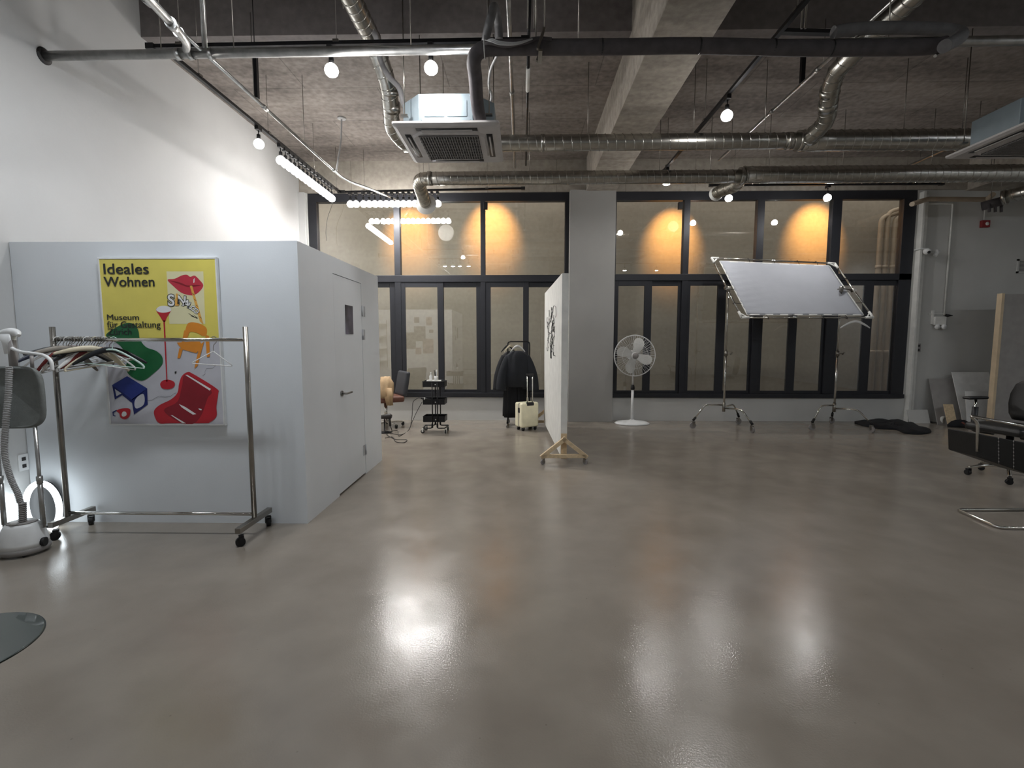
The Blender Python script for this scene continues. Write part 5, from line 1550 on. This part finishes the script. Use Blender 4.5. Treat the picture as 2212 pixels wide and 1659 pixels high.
# grille
p0, p1 = onW(2197, 560), onW(2226, 590)
t = thing('wall_grille', 'square grey louvred vent on the right wall', 'vent', ((p0.x + p1.x) / 2, YWR, p1.z))
mb = MB(); fw_ = .03; mb.box(p0.x, p1.x, YWR - .02, YWR, p0.z - fw_, p0.z); mb.box(p0.x, p1.x, YWR - .02, YWR, p1.z, p1.z + fw_); mb.box(p0.x, p0.x + fw_, YWR - .02, YWR, p1.z, p0.z); mb.box(p1.x - fw_, p1.x, YWR - .02, YWR, p1.z, p0.z)
mb.build('frame', M['grey_wall'], t)
mb = MB(); n = 8
for k in range(n): z = p1.z + fw_ + (p0.z - p1.z - 2 * fw_) * (k + .5) / n; mb.box(p0.x + fw_, p1.x - fw_, YWR - .015, YWR - .002, z - .004, z + .004)
mb.build('slat', M['grey_pl'], t)
# pipe under the beam near the corner, and duct end with boots
t = thing('painted_pipe', 'pale pipe elbow above the corner of the right windows', 'pipe', onY(1990, 435, 8.5))
MB().tube(fillet([onY(1970, 441, 8.2), onY(2004, 430, 8.5), onY(2132, 431, 8.5), onY(2145, 420, 8.3)], .06), .038, 14).build('pipe_run', M['pipe_beige'], t)
PPs = [onY(2165, 428, 8.0), onY(2225, 412, 7.75), onY(2300, 396, 7.4)]
t = duct('short bright spiral duct at the right edge under the rear duct', PPs, [.1] * 3, [(PPs[0], PPs[0] + (PPs[1] - PPs[0]).normalized() * .05, .115)])
t = thing('cable_manifold', 'dark pipe manifold with short drops near the right edge', 'manifold', onY(2135, 440, 8.3))
mb = MB(); mb.tube([onY(2120, 446, 8.3), onY(2165, 434, 8.15)], .07, 14)
for px in (2137, 2150, 2163): mb.cyl(onY(px, 440, 8.2), onY(px, 458, 8.2), .02, n=10)
mb.build('body', M['insul'], t)
rodsb(t, [(onY(2140, 440, 8.25).x, 8.25, onY(2140, 440, 8.25).z, ZC), (onY(2160, 436, 8.2).x, 8.2, onY(2160, 436, 8.2).z, ZC)], .005)

# ------------------------------------------------------------------ leaning boards and floor clutter
def lean(label, px0, px1, pyt, pyb, Yb, m, th=.012, name='leaning_board', leanto=WY - .02):
    a = onY(px0, pyb, Yb); b = onY(px1, pyb, Yb); h = onY((px0 + px1) / 2, pyt, Yb + .1).z
    d = min(leanto - Yb - th - .01, h * .35); x0_, x1_ = a.x, b.x
    mb = MB(); mb.add([(x0_, Yb, 0), (x1_, Yb, 0), (x1_, Yb + th, 0), (x0_, Yb + th, 0), (x0_, Yb + d, h), (x1_, Yb + d, h), (x1_, Yb + d + th, h), (x0_, Yb + d + th, h)],
                      [(0, 3, 2, 1), (4, 5, 6, 7), (0, 1, 5, 4), (1, 2, 6, 5), (2, 3, 7, 6), (3, 0, 4, 7)])
    o = mb.build(name, m); return tag(centre(o), label, 'board')


lean('wide white board leaning on the wall behind the black chairs', 2082, 2164, 806, 921, 8.35, M['white_board'])
lean('narrow grey board leaning beside the wide white board', 2026, 2080, 819, 914, 8.50, M['grey_board'])
lean('small pale card leaning in front of the wide white board', 2090, 2140, 845, 918, 8.25, M['white_board'], .006, leanto=8.36)
lean('low pale board lying against the corner wall base', 1965, 2010, 885, 911, 8.62, M['grey_wall'])
lean('small plywood offcut leaning behind the tape roll', 2050, 2070, 874, 914, 8.3, M['wood'], .02, leanto=8.5)
p0 = onY(2170, 635, 8.0)
lp = thing('large_panel', 'large grey panel with raw pale edge standing at the right edge', 'panel', (p0.x + .5, 8.0, 0))
MB().box(p0.x, p0.x + 1.0, 8.0, 8.07, .02, p0.z).build('panel', M['grey_board'], lp)
MB().box(p0.x - .045, p0.x - .001, 7.99, 8.075, 0.0, p0.z + .01).build('edge_strip', M['warm_edge'], lp)
rt = onZ(2036, 916)
t = thing('tape_roll', 'white roll of tape standing on the floor by the plywood offcut', 'tape', (rt.x, rt.y, 0))
MB().lathe([(.035, -.025), (.07, -.025), (.07, .025), (.035, .025), (.035, -.025)], 28, X=Matrix.Translation((rt.x, rt.y, .071)) @ Matrix.Rotation(PI / 2, 4, 'X') @ Matrix.Rotation(.5, 4, 'Y')).build('roll', M['white_matt'], t)
rt = onZ(2068, 922)
t = thing('fabric_pouch', 'dark pouch slumped on the floor near the tape roll', 'pouch', (rt.x, rt.y, 0))
garment([(rt.x, rt.y, 0, .16, .09, 0), (rt.x + .01, rt.y, .04, .17, .09, 1), (rt.x + .03, rt.y, .09, .12, .06, 2), (rt.x + .04, rt.y, .12, .05, .03, 3)], M['cloth_black'], 'body', t, .015, freq=4)
o = MB().bar(onZ(2078, 912, .10), onZ(2102, 926, .015), .03, .02).build('wooden_stick', M['bwood']); tag(o, 'red brown wooden stick leaning on the dark pouch', 'stick')
o = MB().tube(smooth_path([onZ(1982, 911, .01), onZ(2005, 911, .01), onZ(2027, 914, .012)], 4), .01, 8).build('metal_rod', M['dcable']); tag(o, 'thin dark rod lying along the low pale board', 'rod')

# ------------------------------------------------------------------ black office chair (behind)
op = onZ(2181, 1058)
OX, OY = 5.14, 5.15
oc = thing('office_chair', 'black office chair with armrest at the right edge', 'chair', (0, 0, 0), world=False)
mb = MB(); mb.box(-.25, .25, -.25, .23, .46, .54); mb.build('seat', M['black_lthr'], oc, bevel=.035, seg=4)
secs = []
for z, hw_, y in ((.56, .17, .27), (.62, .215, .285), (.72, .235, .30), (.82, .235, .315), (.92, .2, .325), (.97, .13, .328), (.985, .04, .33)):
    secs.append([(x, y + yy - .05 * (1 - (x / max(hw_, .01)) ** 2) * 0, z) for x, yy in superell(hw_, .035, 24, 3)])
MB().loft(secs).build('backrest', M['black_lthr'], oc)
for s in (-1, 1):
    MB().box(s * .3 - .04, s * .3 + .04, -.17, .08, .76, .79).build('armrest', M['black'], oc, bevel=.013)
    MB().cyl((s * .3, -.04, .56), (s * .3, -.04, .76), .012).build('arm_rod', M['chrome'], oc)
    mb = MB(); mb.tube(fillet([(s * .12, -.04, .44), (s * .3, -.04, .44), (s * .3, -.04, .68)], .03), .026, 12); mb.build('arm_sleeve', M['black'], oc)
MB().cyl((0, 0, .1), (0, 0, .46), .03).build('gas_lift', M['black'], oc)
for k in range(5):
    a = k * 2 * PI / 5 + math.radians(235)
    mb = MB(); mb.tube(smooth_path([(0, 0, .12), (.15 * math.cos(a), .15 * math.sin(a), .115), (.3 * math.cos(a), .3 * math.sin(a), .075)], 4), .016, 8); mb.build('leg', M['chrome'], oc)
casters(oc, [(.3 * math.cos(k * 2 * PI / 5 + math.radians(235)), .3 * math.sin(k * 2 * PI / 5 + math.radians(235)), k) for k in range(5)], .027, 'rubber', 'rubber', .03)
oc.location = (OX, OY, 0); oc.rotation_euler = (0, 0, math.radians(-78)); oc.scale = (1.06, 1.06, 1.06)

# ------------------------------------------------------------------ cantilever lounge chair (front right)
g1, g2 = onZ(2067, 1101, .012), onZ(2158, 1140, .012)
lc = thing('lounge_chair', 'black leather cantilever chair with chrome tube frame at the right edge', 'chair', (g1.x + .4, g1.y - .1, 0))
dv = (g2 - g1); dv.z = 0; dv.normalize(); pv = Vector((-dv.y, dv.x, 0))
if pv.x < 0: pv = -pv
g3 = g1 + Vector((.85, .02, 0)); g4 = g2 + Vector((.75, -.02, 0))
pts = [g3 + Vector((0, 0, .0)), g1, g2, g4]
mb = MB(); mb.tube(fillet(pts, .05, 6), .0125, 14)
mb.build('floor_frame', M['chrome'], lc)
# upper rail and sling
Yc = 4.35
r0, r1 = onY(2100, 902, Yc), onY(2230, 924, Yc - .25)
low0 = onY(2108, 955, Yc)
mb = MB(); mb.tube(fillet([onY(2111, 975, Yc), onY(2112, 912, Yc), onY(2094, 898, Yc), r1, r1 + Vector((.4, -.1, -.03))], .04, 5), .0125, 14)
mb.tube(fillet([g3, g3 + Vector((.12, 0, .5)), r1 + Vector((.4, .0, -.03))], .1), .0125, 12)
mb.build('arm_rail', M['chrome'], lc)
A0, A1 = onY(2110, 936, Yc), onY(2111, 987, Yc)
B0, B1 = onY(2225, 958, Yc - .22), onY(2225, 1027, Yc - .22)
mb = MB(); n = 12; secs = []
for k in range(n + 1):
    u = k / n; top = A0.lerp(B0, u); bot = A1.lerp(B1, u); bulge = -.05 * math.sin(PI * u * .8)
    secs.append([top + Vector((0, bulge, 0)), top + Vector((0, bulge + .3, -.01)), bot + Vector((0, bulge + .3, 0)), bot + Vector((0, bulge, 0))])
mb.loft([[tuple(p) for p in s] for s in secs], smooth=False); mb.build('sling_seat', M['black_lthr'], lc, bevel=.008)
for px in (2149, 2178):
    u = (px - 2110) / 115; top = A0.lerp(B0, u); bot = A1.lerp(B1, u)
    P = [top.lerp(bot, k / 32) + Vector((0, -.05 * math.sin(PI * u * .8) - .001, 0)) for k in range(33)]
    MB().tube(P, [.0012 + .004 * max(0, math.sin(k * PI / 2)) for k in range(33)], 6).build('seam', M['grey_pl'], lc)
q0 = g3 + Vector((.1, 0, .3))
MB().tube([g4, g4 + Vector((.1, .1, .35)), B1 + Vector((.1, .15, .0))], .0125, 12).build('rear_support', M['chrome'], lc)
